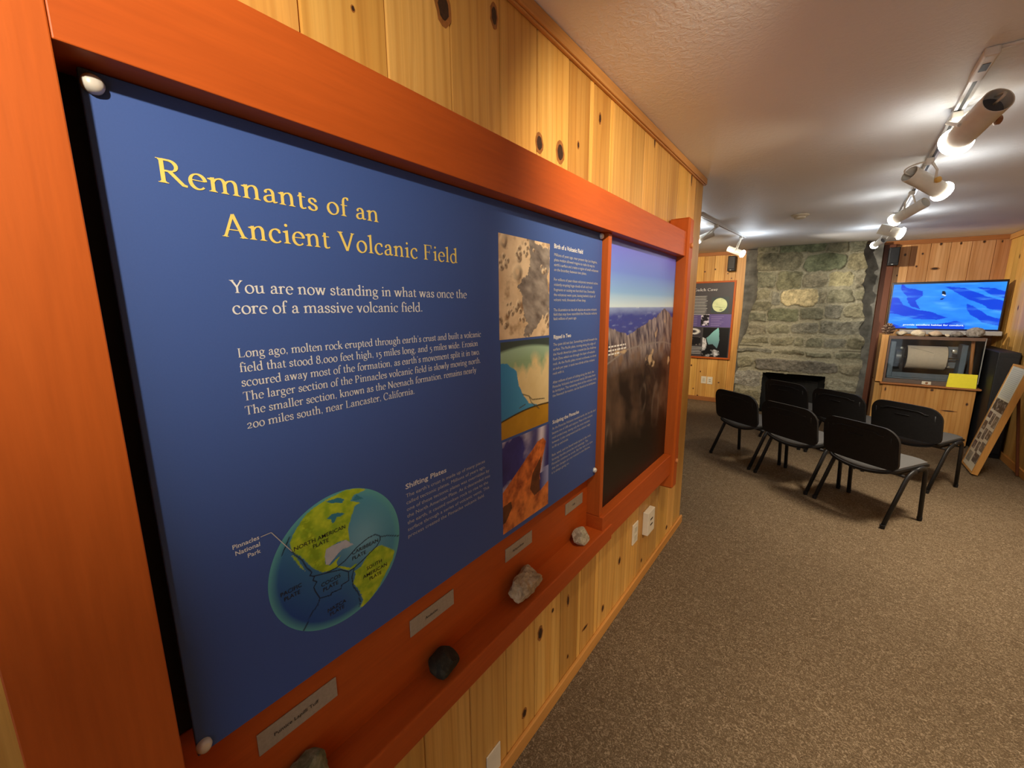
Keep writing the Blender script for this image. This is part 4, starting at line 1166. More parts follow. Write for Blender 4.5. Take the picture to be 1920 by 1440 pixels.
def lamp(piv, back, front, rad, label, power, aim, angle=48, color=WARM, knob=None, cable=True, blend=.5, soft=.03, flare=1.22, leak=0.7):
    """track spotlight: PIV on the rail, body from BACK to FRONT (lit end)"""
    piv, back, front = Vector(piv), Vector(back), Vector(front)
    piv.z = CZ(piv.x, piv.y) - .022
    r = root('track_spotlight', piv, label, 'spotlight', 'track spotlights on the ceiling rails')
    ax = (front - back).normalized(); L = (front - back).length
    mb = MB(); mb.box(piv.x - .017, piv.x + .017, piv.y - .03, piv.y + .03, piv.z - .03, piv.z - .0012)
    mb.build('rail_adapter', M['lampw'], r, bevel=.004)
    mb = MB()
    mb.lathe(back, ax, [(0, rad), (L * .12, rad), (L * .7, rad), (L, rad), (L, rad * .93), (L * .7, rad * .93), (L * .35, rad * .93), (L * .05, rad * .93), (0, rad * .93), (0, rad)], 28)
    mb.build('body_tube', M['lampw'], r, smooth=True, auto=40)
    mb = MB(); mb.disc(back + ax * (L * .22), -ax, rad * .93, 28)
    mb.disc(back + ax * (L * .23), ax, rad * .93, 28)
    mb.build('inner_baffle', M['lampin'], r)
    mb = MB()
    rr = rad * flare
    mb.lathe(front - ax * .022, ax, [(0, rad * .85), (.023, rad * 1.02), (.027, rr), (.040, rr * 1.02), (.052, rr * .9), (.059, rr * .6), (.062, rr * .3), (.063, .0002)], 28)
    mb.build('lit_bulb', M['bulb'], r, smooth=True)
    # yoke: two flat arms from the adapter to the sides of the body
    mid = back + ax * (L * .55)
    side = ax.cross(UZ)
    side = side.normalized() if side.length > .05 else UX.copy()
    for k in (-1, 1):
        mb = MB()
        p0 = Vector((piv.x, piv.y, piv.z - .028)) + side * (k * rad * .45)
        p1 = p0.lerp(mid + side * (k * (rad + .006)), .45) + side * (k * rad * .4)
        p2 = mid + side * (k * (rad + .005))
        mb.tube([p0, p1, p2, p2 + (p2 - p1).normalized() * .012], .0065, 6)
        mb.build('yoke_arm', M['lampw'], r)
    if knob:
        mb = MB()
        c = mid + side * (knob[1] * (rad + .008))
        mb.lathe(c, side * knob[1], [(0, .006), (.006, .016), (.02, .016), (.024, .010), (.024, .0001)], 14)
        mb.build('knob', M[knob[0]], r, smooth=True, auto=40)
    if cable:
        mb = MB()
        a = Vector((piv.x, piv.y, piv.z - .02)) + side * .012
        b = back + ax * .02
        up = back - ax * .045 + UZ * .0
        pts = [Vector(q) for q in (a, a.lerp(up, .35) + UZ * .02 + side * .02, up, b)]
        path = []
        for i in range(17):
            t = i / 16
            path.append(pts[0] * (1 - t) ** 3 + pts[1] * 3 * t * (1 - t) ** 2 + (pts[2] * 2 - pts[3] * .6 - pts[1] * .4) * 3 * t * t * (1 - t) + pts[3] * t ** 3)
        path = [Vector((q.x, q.y, min(q.z, CZ(q.x, q.y) - .008))) for q in path]
        mb.tube(path, .0045, 8)
        mb.build('cable', M['lampw'], r, smooth=True)
    if power:
        l = spot('bulb_light', front + ax * .055, aim, power, angle, blend, color, soft, r)
    # added cool point light past the bulb, lifts the ceiling like sideways spill
    pl = bpy.data.lights.new('bulb_spill', 'POINT')
    pl.energy = leak; pl.color = (0.74, 0.87, 1.0); pl.shadow_soft_size = 0.02
    po = bpy.data.objects.new('bulb_spill', pl); COL.objects.link(po)
    po.parent = r; po.location = front + ax * .075 - piv
    return r

lamp((1.112, 2.74, 0), (1.18, 2.45, 2.402), (1.118, 2.65, 2.340), .047, 'longest tilted tube spotlight, nearest the viewer on the long rail', 20, (0.0, 2.5, 1.9), 84, WARM, ('knobb', 1), blend=.8, leak=.4)
lamp((1.125, 3.46, 0), (1.047, 3.45, 2.406), (1.204, 3.58, 2.316), .044, 'cream spotlight with an amber knob on the long rail', 165, (1.75, 7.2, 0.92), 38, NEUT, ('knobw', 1), blend=.7)
lamp((1.150, 4.36, 0), (1.226, 4.28, 2.379), (1.091, 4.42, 2.303), .036, 'plain tube spotlight third along the long rail, aimed at the fireplace', 62, (0.45, 7.5, 1.5), 46, (1.0, .92, .74), None, False, blend=.6)
lamp((1.185, 5.45, 0), (1.057, 5.5, 2.388), (1.208, 5.5, 2.332), .045, 'round blazing spotlight fourth along the long rail, above the fireplace corner', 7, (2.42, 6.6, 1.3), 60, NEUT, None, False, leak=1.2)
lamp((1.205, 6.15, 0), (1.141, 6.1, 2.348), (1.082, 6.2, 2.316), .030, 'smallest spotlight at far end of the long rail, by the chimney top', 24, (0.1, 7.5, 1.5), 70, NEUT, None, False, leak=1.6)
lamp((-.205, 5.93, 0), (-.343, 5.95, 2.376), (-.188, 5.95, 2.305), .036, 'white spotlight hanging at the far end of the shorter rail', 140, (1.95, 7.7, 1.9), 50, NEUT, None, False, blend=.7, leak=3.0)
lamp((-.265, 4.85, 0), (-.298, 4.9, 2.417), (-.431, 4.9, 2.372), .034, 'white tube spotlight on the shorter rail, half hidden by the wall corner', 170, (-.95, 7.8, 1.3), 66, WARM, None, False, leak=3.0)

def detector():
    x, y = .44, 4.96
    z = CZ(x, y)
    r = root('smoke_detector', (x, y, z), 'round cream smoke detector on the ceiling', 'smoke detector')
    mb = MB(); mb.lathe((x, y, z + .001), (0, 0, -1), [(0, .075), (.012, .075), (.02, .06), (.02, .0001)], 32)
    mb.build('base', M['detector'], r, smooth=True, auto=35)
    mb = MB(); mb.lathe((x, y, z - .0195), (0, 0, -1), [(0, .048), (.012, .046), (.018, .035), (.018, .0001)], 32)
    mb.build('sensor_cap', M['detector'], r, smooth=True, auto=35)
detector()

# ================================================================== FIREPLACE
STONES = [(-0.214, 2.60, 0.063, 2.445), (0.06, 2.60, 0.628, 2.406), (0.623, 2.60, 0.895, 2.391), (0.887, 2.60, 1.15, 2.376), (-0.25, 2.457, 0.373, 2.161), (0.362, 2.404, 0.899, 2.131), (0.883, 2.384, 1.19, 2.119), (-0.25, 2.176, 0.068, 1.918), (0.059, 2.171, 0.4, 1.891), (0.388, 2.144, 0.681, 1.906), (0.671, 2.129, 0.972, 1.912), (0.964, 2.097, 1.20, 1.891), (-0.25, 1.917, 0.008, 1.757), (0.142, 1.916, 0.615, 1.649), (0.696, 1.889, 0.997, 1.693), (0.988, 1.88, 1.22, 1.722), (-0.26, 1.751, 0.039, 1.584), (-0.30, 1.575, 0.009, 1.418), (0.004, 1.636, 0.418, 1.424), (0.41, 1.65, 0.689, 1.453), (0.677, 1.697, 0.919, 1.487), (0.908, 1.71, 1.22, 1.489), (-0.35, 1.396, 0.028, 1.216), (0.027, 1.392, 0.323, 1.234), (0.32, 1.414, 0.657, 1.245), (0.647, 1.469, 1.22, 1.238), (-0.36, 1.187, 0.055, 1.083), (0.06, 1.199, 0.383, 1.055), (0.383, 1.21, 0.511, 1.053), (0.511, 1.198, 0.731, 1.048), (0.722, 1.206, 0.993, 1.045), (0.981, 1.215, 1.22, 1.047), (-0.42, 1.019, 0.099, 0.934), (0.114, 1.015, 0.523, 0.934), (0.53, 1.011, 0.858, 0.914), (0.868, 1.006, 1.25, 0.911), (-0.42, 0.887, -0.114, 0.7), (-0.113, 0.875, 0.943, 0.668), (0.941, 0.878, 1.25, 0.675), (-0.42, 0.662, 0.025, 0.39), (-0.42, 0.36, 0.035, 0.17), (-0.42, 0.15, 0.035, -0.02), (0.823, 0.624, 1.25, 0.445), (0.841, 0.40, 1.25, 0.22), (0.82, 0.20, 1.25, -.02), (0.003, 1.895, 0.16, 1.66), (0.6, 1.876, 0.70, 1.69)]
BRIGHT = {13: ('#c9b98f', 1.0), 10: ('#a9a07c', 1), 5: ('#757a60', 1), 1: ('#74795f', 1), 18: ('#77785f', 1), 37: ('#7a756a', 1), 39: ('#9a968a', 1), 42: ('#a8a48e', 1), 8: ('#7f7c62', 1), 6: ('#8c8468', 1)}
def fireplace():
    r = root('stone_fireplace', (.41, 7.5, 0), 'rough grey stone fireplace and chimney breast on the far wall', 'fireplace')
    Y0 = 7.53
    nu, nv = 190, 300
    zt = 2.535
    zs = np.linspace(0, zt, nv)
    jag = lambda z, s: (np.array([vnoise(np.array([q * 6.0]), np.array([s * 1.0]), 40 + s)[0] for q in z]) - .5) * .07 + (np.array([vnoise(np.array([q * 22.0]), np.array([s * 1.0]), 90 + s)[0] for q in z]) - .5) * .03
    xl = np.interp(zs, [0, .68, 1.05, 1.21, 1.55, 1.76, 2.18, 2.55], [-.355, -.345, -.335, -.285, -.235, -.17, -.185, -.215]) + jag(zs, 1) * .55
    xr = np.interp(zs, [0, .41, .68, .98, 1.24, 1.49, 1.74, 2.09, 2.5], [1.20, 1.19, 1.185, 1.18, 1.155, 1.145, 1.125, 1.10, 1.075]) + jag(zs, 2)
    t = np.linspace(0, 1, nu)
    U = xl[None, :] + (xr - xl)[None, :] * t[:, None]
    V = np.repeat(zs[None, :], nu, 0)
    V = V * ((2.5395 - .0166 * (U + .2)) / zt)
    wu = U + .10 * (fbm(U * 6 + 3, V * 6 + 3, 31, 5, .6) - .5)
    wv = V + .08 * (fbm(U * 6 + 9, V * 6 + 5, 32, 5, .6) - .5)
    H = np.zeros(U.shape)
    col = lerp(full(U, '#8f8a75'), full(U, '#a39d86'), fbm(U * 12, V * 12, 77, 4))
    rs = random.Random(4)
    for k, (a, z1, b, z0) in enumerate(STONES):
        cx, cz, hx, hz = (a + b) / 2, (z0 + z1) / 2, abs(b - a) / 2 - .006, abs(z1 - z0) / 2 - .006
        rd = min(hx, hz) * rs.uniform(.35, .8)
        qx, qz = np.abs(wu - cx) - hx + rd, np.abs(wv - cz) - hz + rd
        sd = np.hypot(np.maximum(qx, 0), np.maximum(qz, 0)) + np.minimum(np.maximum(qx, qz), 0) - rd
        ins = np.clip(-sd / .022, 0, 1)
        lump = fbm(U * 7 + k * 3.1, V * 7 + k * 1.7, 100 + k, 5, .6)
        tilt = (U - cx) * rs.uniform(-.08, .08) + (V - cz) * rs.uniform(-.1, .1)
        h = (ins ** .5) * (.012 + rs.uniform(0, .016) + .055 * (lump - .4) + tilt)
        H = np.maximum(H, h)
        base = C(BRIGHT[k][0]) if k in BRIGHT else C(rs.choice(['#85816a', '#8d876e', '#7c7a66', '#918a74', '#868374', '#7e7963']))
        sc = np.ones(U.shape + (3,)) * base
        sc = lerp(sc * .58, sc * 1.3, fbm(U * 18 + k, V * 18, 200 + k, 5, .65) * 1.9 - .45)
        col = np.where((ins > .35)[..., None], lerp(col, sc, (ins - .35) * 4), col)
    H += .022 * (fbm(U * 22, V * 22, 300, 5, .7) - .5)
    H = np.where(np.abs(V - (1.04 - .015 * (U + .3))) < .007, -.035, H)           # mantel joint
    H = H + np.where(V < 1.035, .05, 0)                                           # lower part stands forward
    op = (U > .015) & (U < .815) & (V < .645 + .012 * (fbm(U * 8, V * 0, 5) - .5))
    idx = -np.ones(U.shape, int)
    mb = MB(); cols = []
    for i in range(nu):
        for j in range(nv):
            idx[i, j] = len(mb.v)
            mb.v.append((U[i, j], Y0 - H[i, j], V[i, j])); cols.append(col[i, j])
    for i in range(nu - 1):
        for j in range(nv - 1):
            if op[i, j] and op[i + 1, j] and op[i, j + 1] and op[i + 1, j + 1]:
                continue
            mb.f.append([int(idx[i, j]), int(idx[i + 1, j]), int(idx[i + 1, j + 1]), int(idx[i, j + 1])]); mb.m.append(0)
    # sides back to the wall
    for i, flip in ((0, False), (nu - 1, True)):
        prev = None
        for j in range(nv):
            a = int(idx[i, j])
            b = len(mb.v); mb.v.append((U[i, j] + (.03 if not flip else -.03), 7.70, V[i, j])); cols.append(col[i, j] * .9)
            if prev:
                q = [prev[0], a, b, prev[1]]
                mb.f.append(q if not flip else q[::-1]); mb.m.append(0)
            prev = (a, b)
    # reveal of the fire opening
    jz = int(np.argmax(zs > .645)); i0 = int(np.argmax(t > .0))
    mb.c = [(0, 0, 0)] * len(mb.v); mb.col = np.array(cols)
    mb.build('chimney_breast', M['stone'], r, smooth=True)
    mb = MB()
    x0, x1, zt2, yb = .0, .83, .66, 8.0
    A = [(x0, 7.50, 0), (x1, 7.50, 0), (x1, 7.50, zt2), (x0, 7.50, zt2)]
    B = [(x0 + .1, 7.78, 0), (x1 - .1, 7.78, 0), (x1 - .1, 7.78, zt2), (x0 + .1, 7.78, zt2)]
    mb.add(A + B, [(0, 4, 7, 3), (1, 2, 6, 5), (3, 7, 6, 2), (4, 5, 6, 7), (0, 1, 5, 4)])
    mb.build('firebox', M['soot'], r)
    mb = MB()
    mb.box(x0 + .02, x1 - .02, 7.50, 7.76, .003, .03)
    mb.build('hearth', M['stone'], r)
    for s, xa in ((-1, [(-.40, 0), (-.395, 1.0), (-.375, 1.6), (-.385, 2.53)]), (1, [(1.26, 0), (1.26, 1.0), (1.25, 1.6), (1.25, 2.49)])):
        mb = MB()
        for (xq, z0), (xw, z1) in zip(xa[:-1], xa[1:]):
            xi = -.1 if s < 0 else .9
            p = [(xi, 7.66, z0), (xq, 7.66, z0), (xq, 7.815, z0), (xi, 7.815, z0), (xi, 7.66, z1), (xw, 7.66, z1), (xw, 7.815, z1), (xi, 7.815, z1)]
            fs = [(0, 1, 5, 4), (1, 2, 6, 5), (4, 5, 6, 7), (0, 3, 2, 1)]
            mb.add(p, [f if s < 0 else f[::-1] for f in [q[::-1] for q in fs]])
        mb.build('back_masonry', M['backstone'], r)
fireplace()

# ================================================================== BOARD OF THE CAVE, SPEAKERS
def cave_board():
    r = root('cave_board', (-.98, 7.8, .765), 'dark framed exhibit board about Gulch Cave on the far pine wall', 'sign')
    Yb = 7.80
    x0, x1, z0, z1 = -1.50, -.515, .765, 2.085
    w = .028
    mb = MB()
    mb.box(x0, x1, Yb - .02, 7.8195, z0, z0 + w); mb.box(x0, x1, Yb - .02, 7.8195, z1 - w, z1)
    mb.box(x0, x0 + w, Yb - .02, 7.8195, z0 + w, z1 - w); mb.box(x1 - w, x1, Yb - .02, 7.8195, z0 + w, z1 - w)
    mb.build('frame', M['red_z'], r)
    mb = MB(); mb.box(x0 + w, x1 - w, Yb - .005, 7.8195, z0 + w, z1 - w)
    mb.build('board', simple('charcoal_board', (.045, .04, .048), .5, .05), r)
    F = lambda a, b, k=1: Vector((a, Yb - .005 - .0012 * k, b))
    mb = MB()
    SERIF.line(mb, 'Bear Gulch Cave', F(-1.335, 1.925), UX, UZ, .545, .042, track=.02)
    mb.build('title_lettering', M['white'], r)
    mb = MB(); rg = random.Random(5)
    def lines(xa, xb, za, zb, nn, rr):
        for k in range(nn):
            z = za - (za - zb) * k / max(nn - 1, 1)
            mb.add([F(xa, z), F(xb - rr * rg.random(), z), F(xb - rr * rg.random() * .2, z + .009), F(xa, z + .009)], [(0, 1, 2, 3)])
    lines(-1.45, -.93, 1.83, 1.52, 13, .06)
    mb.build('text_lines', M['greyl'], r); mb = MB()
    lines(-1.45, -.97, .95, .84, 5, .05)
    mb.build('text_lines', M['greyl'], r)
    def cave(U, V):
        a, b = (U + 1.0) / .44, (V - .80) / .52
        c = full(U, '#101015')
        n = fbm(a * 7, b * 7, 7, 5)
        hole = inpoly(a + .05 * (n - .5), b, [(.22, .62), (.42, .82), (.62, .98), (.68, .5), (.62, .28), (.45, .42), (.3, .40)])
        hc = lerp(full(U, '#5d7f88'), full(U, '#8fd0cc'), (b - .3) * 1.4)
        c[hole] = hc[hole]
        rk = inpoly(a, b, [(-.1, .7), (.18, .6), (.25, .35), (.5, .25), (.7, .2), (.75, -.1), (-.1, -.1)])
        rc = lerp(full(U, '#0c0c10'), full(U, '#d8d8da'), (n - .45) * 4)
        c[rk] = rc[rk]
        return c
    print_grid('cave_picture', cave, -.97, -.56, .80, 1.30, 90, 100, lambda a, b: F(a, b), M['print'], r)
    def band(U, V):
        n = fbm(U * 30, V * 30, 17, 4)
        c = lerp(full(U, '#4a4272'), full(U, '#6a5a96'), (U + 1.4) / .8)
        for k in range(6):
            z = 1.49 - .03 * k
            c = lerp(c, full(U, '#a090c0'), (.004 - np.abs(V - z)) / .002 * ((U > -.86) & (U < -.66 - .03 * (k % 3)) | (U < -1.08)) * .8)
        ph = (U > -1.02) & (U < -.89) & (V > 1.335)
        pc = lerp(full(U, '#15101c'), full(U, '#e0d8e8'), (n - .5) * 5)
        c[ph] = pc[ph]
        return c
    print_grid('purple_band', band, x0 + w + .002, x1 - w - .002, 1.31, 1.53, 150, 50, lambda a, b: F(a, b, .6), M['print'], r)
    def moon(U, V):
        c = full(U, '#3b4648')
        d = np.hypot(U + .74, V - 1.685) / .115
        m = lerp(full(U, '#c9d8a0'), full(U, '#e4eab8'), fbm(U * 12, V * 40, 8))
        m = lerp(m, full(U, '#5a6a50'), (fbm(U * 14, V * 50, 9) - .6) * 5)
        c[d < 1] = m[d < 1]
        return c
    print_grid('round_map', moon, -.87, -.60, 1.555, 1.82, 90, 90, lambda a, b: F(a, b), M['print'], r)
    def skull(U, V):
        c = full(U, '#37323c')
        n = fbm(U * 40, V * 40, 3, 4)
        d = np.hypot((U + 1.13) / .1, (V - 1.23) / .05)
        return lerp(c, full(U, '#e8e6e0'), (1.1 - np.abs(d - .8) * 2.5) * (n > .3))
    print_grid('bone_picture', skull, -1.45, -1.0, 1.15, 1.295, 90, 50, lambda a, b: F(a, b), M['print'], r)
    print_grid('small_picture', lambda U, V: lerp(full(U, '#16141a'), full(U, '#c8c0b8'), (fbm(U * 30, V * 30, 5) - .55) * 5), -1.2, -1.0, .99, 1.13, 40, 40, lambda a, b: F(a, b), M['print'], r)
cave_board()

def speaker(x, z, label):
    r = root('wall_speaker', (x, 7.7, z), label, 'speaker', 'small black wall speakers')
    mb = MB(); mb.box(x - .055, x + .055, 7.62, 7.73, z, z + .235)
    mb.build('cabinet', M['black'], r, bevel=.006)
    mb = MB(); mb.box(x - .047, x + .047, 7.612, 7.62, z + .035, z + .227)
    mb.build('grille', M['blackm'], r, bevel=.003)
    mb = MB(); mb.box(x - .015, x + .015, 7.73, 7.819, z + .09, z + .15)
    mb.build('bracket', M['blackm'], r)
    mb = MB(); mb.box(x - .018, x + .0, 7.6185, 7.62, z + .012, z + .018)
    mb.build('badge', M['chrome'], r)
speaker(-.585, 2.225, 'small black speaker high on far pine wall above the cave board')
speaker(1.365, 2.185, 'small black speaker high on far pine wall above the television')

# ================================================================== TELEVISION CORNER
def television():
    Yt = 7.32
    r = root('television', (1.866, 7.4, 1.35), 'flat television showing a bird over blue hills', 'television')
    x0, x1, z0, z1 = 1.368, 2.366, 1.352, 1.945
    mb = MB(); mb.box(x0, x1, Yt, Yt + .05, z0, z1)
    mb.box(x0 + .25, x1 - .25, Yt + .05, Yt + .12, z0 + .12, z1 - .15)
    mb.build('frame', M['tvframe'], r, bevel=.004)
    mb = MB(); mb.box(1.78, 1.96, Yt + .12, 7.8195, 1.52, 1.76)
    mb.build('wall_mount', M['blackm'], r)
    def pic(U, V):
        a, b = (U - x0) / (x1 - x0), (V - z0) / (z1 - z0)
        w = fbm(a * 4 + b * 2, b * 5 - a * 1.5, 3, 5)
        c = lerp(full(U, '#1a6fe8'), full(U, '#2f90f2'), fbm(a * 6, b * 10, 9) * 1.3 + .25 * b - .2)
        wa, wb = a + .05 * (fbm(a * 7, b * 7, 15) - .5), b + .05 * (fbm(a * 7, b * 7, 16) - .5)
        for p in ([(.08, .98), (.15, .88), (.30, .80), (.30, .72), (.25, .62), (.29, .44), (.21, .50), (.15, .70), (.10, .85)], [(-.02, .68), (.08, .68), (.15, .52), (.26, .43), (.40, .37), (.56, .27), (.45, .21), (.25, .24), (.10, .32), (-.02, .35)],
                  [(.48, .89), (.66, .84), (.86, .67), (1.02, .56), (1.02, .36), (.92, .42), (.78, .55), (.64, .70), (.55, .80)], [(.76, .85), (.9, .83), (1.02, .75), (1.02, .63), (.88, .71)], [(.70, .53), (.80, .46), (.88, .32), (1.02, .23), (1.02, .09), (.85, .19), (.74, .34)], [(.28, .09), (.48, .12), (.62, .20), (.72, .15), (.72, .02), (.3, .02)], [(-.02, .14), (.10, .10), (.2, .05), (.2, -.02), (-.02, -.02)]):
            m = inpoly(wa, wb, p)
            dk = lerp(full(U, '#0638cc'), full(U, '#0848da'), w)
            c[m] = dk[m]
        c = lerp(c, full(U, '#5fb4fb'), (fbm(a * 5 + b * 3, b * 16, 44, 4) - .60) * 1.8)
        for p, h in (([(.465, .80), (.49, .80), (.505, .74), (.49, .70), (.465, .75)], '#0a1a30'), ([(.475, .735), (.505, .715), (.50, .70), (.47, .72)], '#e8f4ff'), ([(.455, .63), (.47, .65), (.50, .67), (.48, .62)], '#082a70')):
            m = inpoly(a, b, p); c[m] = C(h)
        c = lerp(c, full(U, '#cfe8ff'), (.012 - np.hypot((a - .83), (b - .035) * 2)) / .006)
        return c
    s = print_grid('screen', pic, x0 + .016, x1 - .016, z0 + .016, z1 - .026, 170, 100, lambda a, b: (a, Yt - .001, b), M['screen'], r)
    mb = MB()
    sans(mb, 'provide excellent habitat for condors.', (1.53, Yt - .0022, 1.404), UX, UZ, .54, .020, 0, .01)
    mb.build('caption_lettering', M['caption'], s)
television()

def sound_bar():
    r = root('sound_bar', (1.9, 7.27, 1.30), 'pale grey bar lying under the television behind the row of stones', 'sound bar')
    mb = MB(); mb.box(1.50, 2.375, 7.24, 7.30, 1.300, 1.351)
    mb.build('housing', M['greyshelf'], r, bevel=.005)
    mb = MB(); mb.box(1.53, 2.34, 7.30, 7.345, 1.31, 1.345)
    mb.build('wall_bracket', M['blackm'], r)
sound_bar()

def front_boards(mb, x0, x1, y, z0, z1, ws, tints):
    e = [x0]
    for w in ws:
        e.append(e[-1] + w * (x1 - x0))
    plank_wall(mb, e, z0, z1, lambda u, v, d: (u, y - d * .35, v), False, tints)

def cabinet():
    r = root('seismograph_cabinet', (1.79, 7.1, 0), 'honey pine cabinet below the television, carrying the glass case', 'cabinet')
    y0, y1 = 6.90, 7.30
    mb = MB(); mb.box(1.385, 2.195, y0 + .004, y1, .0, .690)
    mb.build('carcass', M['pine_cab'], r)
    mb = MB(); front_boards(mb, 1.385, 2.195, y0, .02, .690, (.16, .34, .3, .2), {0: (1, .96, .9), 1: (.92, .84, .74), 2: (1.04, 1.0, .92), 3: (.98, .9, .8)})
    knots(mb, lambda u, v, d: (u, y0 - d, v), [(1.835, .655, .012, .012), (1.42, .62, .006, .02), (2.14, .52, .008, .014), (2.0, .42, .05, .006)])
    mb.build('front_panel', [M['pine_cab'], M['knot'], M['knot_rim']], r)
    mb = MB(); mb.box(1.355, 2.225, y0 - .045, y1, .6905, .712)
    mb.build('ledge_top', M['trim_x'], r, bevel=.006)
    mb = MB(); mb.box(1.312, 1.384, y0 + .02, y1, .0, .695)
    plank_wall(mb, [1.312, 1.384], 0, .695, lambda u, v, d: (u, y0 + .018 - d, v))
    mb.build('side_stile', M['pine_cab'], r)
    mb = MB(); mb.box(1.312, 1.378, y0 + .01, y1, .7125, 1.300)
    plank_wall(mb, [1.312, 1.378], .7125, 1.300, lambda u, v, d: (u, y0 + .008 - d, v), False, {0: (1.05, 1, .9)})
    mb.build('case_upright', M['pine_cab'], r)
    mb = MB(); mb.box(1.312, 2.195, y1 - .012, y1, .7125, 1.28)
    mb.build('case_back', simple('dark_case_back', (.02, .018, .018), .6), r)
cabinet()

def display_case():
    y0, y1 = 6.905, 7.285
    x0, x1, z0, z1 = 1.381, 2.192, .7125, 1.287
    r = root('display_case', (1.79, 7.1, z0), 'clear glass display case with brown edges on the pine cabinet', 'display case')
    mb = MB()
    g = .004
    mb.box(x0, x1, y0, y0 + g, z0 + .05, z1); mb.box(x1 - g, x1, y0 + g, y1, z0 + .05, z1); mb.box(x0, x1, y0 + g, y1, z1 - g, z1)
    mb.build('glass_cover', M['glass'], r)
    mb = MB(); mb.box(x0, x1, y0 - .004, y0 - .0005, z1 - .035, z1 + .001)
    mb.box(x0, x0 + .02, y0 - .004, y0 - .0005, z0 + .045, z1 - .035)
    mb.build('front_edging', simple('brown_edging', (.13, .07, .045), .4), r, bevel=.001)
    mb = MB(); mb.box(x1 - .004, x1 + .004, y0 - .004, y0 + .004, z0 + .05, z1)
    mb.box(x1 - .06, x1, y0 - .003, y0, z1 - .008, z1)
    mb.build('acrylic_edge', simple('pale_edge', (.28, .27, .25), .3), r)
    mb = MB(); mb.box(x0, x1, y0 - .006, y1, z0, z0 + .05)
    mb.build('base_rail', simple('brown_base_rail', (.11, .075, .055), .5), r, bevel=.002)
    mb = MB(); mb.box(1.735, 1.815, y0 - .010, y0 - .0062, z0 + .004, z0 + .042)
    h = mb.build('hasp_plate', M['ivory2'], r, bevel=.001)
    mb = MB(); mb.lathe((1.777, y0 - .0102, z0 + .022), (0, -1, 0), [(0, .013), (.003, .013), (.003, .0001)], 16)
    mb.build('lock', M['knobb'], h)
display_case()

def seismograph():
    r = root('seismograph', (1.75, 7.08, .765), 'seismograph with a beige paper drum inside the glass case', 'seismograph')
    mb = MB()
    mb.lathe((1.575, 7.07, 1.025), (1, 0, 0), [(0, .138), (.004, .142), (.345, .142), (.349, .138)], 48)
    d = mb.build('paper_drum', M['paper'], r, smooth=True, auto=40)
    mb = MB(); mb.lathe((1.574, 7.07, 1.025), (1, 0, 0), [(0, .0001), (0, .139)], 40); mb.lathe((1.9255, 7.07, 1.025), (1, 0, 0), [(0, .139), (0, .0001)], 40)
    mb.build('drum_end', M['steel2'], d)
    mb = MB()
    pts = [(1.60 + .2 * i / 12, 7.07 - .1425 * math.cos(R(58 - 30 * i / 12)), 1.025 + .1425 * math.sin(R(58 - 30 * i / 12))) for i in range(13)]
    mb.tube(pts, .0012, 5)
    mb.build('trace_line', M['steel2'], d)
    mb = MB(); mb.tube([(1.44, 7.07, 1.025), (2.08, 7.07, 1.025)], .011, 12)
    mb.build('axle', M['steel2'], r, smooth=True)
    mb = MB(); mb.lathe((1.478, 7.05, 1.025), (1, 0, 0), [(0, .0001), (0, .085), (.05, .085), (.05, .0001)], 26)
    mb.build('gear_drum', M['steel2'], r, smooth=True, auto=40)
    for nm, b in (('side_post', (1.415, 1.463, 6.98, 7.2, .7805, 1.215)), ('side_post', (2.035, 2.085, 7.0, 7.2, .7805, 1.195))):
        mb = MB(); mb.box(*b); mb.build(nm, M['steel'], r, bevel=.004)
    mb = MB(); mb.box(1.415, 2.085, 6.93, 7.25, .7630, .780)
    mb.build('base_plate', M['steel'], r, bevel=.003)
    mb = MB(); mb.box(1.46, 2.04, 6.955, 6.97, .7805, .84)
    mb.build('front_rail', M['steel'], r, bevel=.003)
    for x, y, z, q in ((1.975, 6.99, 1.12, .022), (1.945, 6.97, .935, .010), (1.515, 6.97, 1.14, .014)):
        mb = MB(); mb.lathe((x, y, z), (0, -1, 0), [(-.02, q * .5), (0, q * .5), (0, q), (.012, q), (.016, q * .6), (.016, .0001)], 18)
        mb.tube([(x, y, z), (x, 7.19, z - .0)], .004, 6)
        mb.build('knob', M['chrome'], r, smooth=True, auto=40)
    mb = MB(); mb.box(1.95, 2.04, 7.18, 7.2, .90, 1.16)
    mb.build('pen_arm', M['steel'], r)
    mb = MB(); mb.tube([(2.145, 7.0, .7630), (2.118, 7.03, 1.262)], .016, 10)
    mb.build('wooden_rod', M['peg'], r, smooth=True)
seismograph()

def yellow_card():
    r = root('tent_card', (2.06, 6.87, .7125), 'bright yellow folded card on the cabinet ledge in front of the glass case', 'card')
    mb = MB()
    p = [(1.942, 6.862, .7128), (2.178, 6.862, .7128), (2.178, 6.884, .872), (1.950, 6.884, .872)]
    mb.add(p + [(x, y + .0012, z) for x, y, z in p], [(0, 1, 2, 3), (7, 6, 5, 4), (0, 4, 5, 1), (1, 5, 6, 2), (2, 6, 7, 3), (3, 7, 4, 0)])
    mb.build('front_leaf', M['sign'], r)
    mb = MB()
    p = [(1.942, 6.896, .7128), (2.178, 6.896, .7128), (2.178, 6.8855, .872), (1.950, 6.8855, .872)]
    mb.add(p + [(x, y + .001, z) for x, y, z in p], [(3, 2, 1, 0), (4, 5, 6, 7), (1, 5, 4, 0), (2, 6, 5, 1), (3, 7, 6, 2), (0, 4, 7, 3)])
    mb.build('back_leaf', M['sign'], r)
yellow_card()

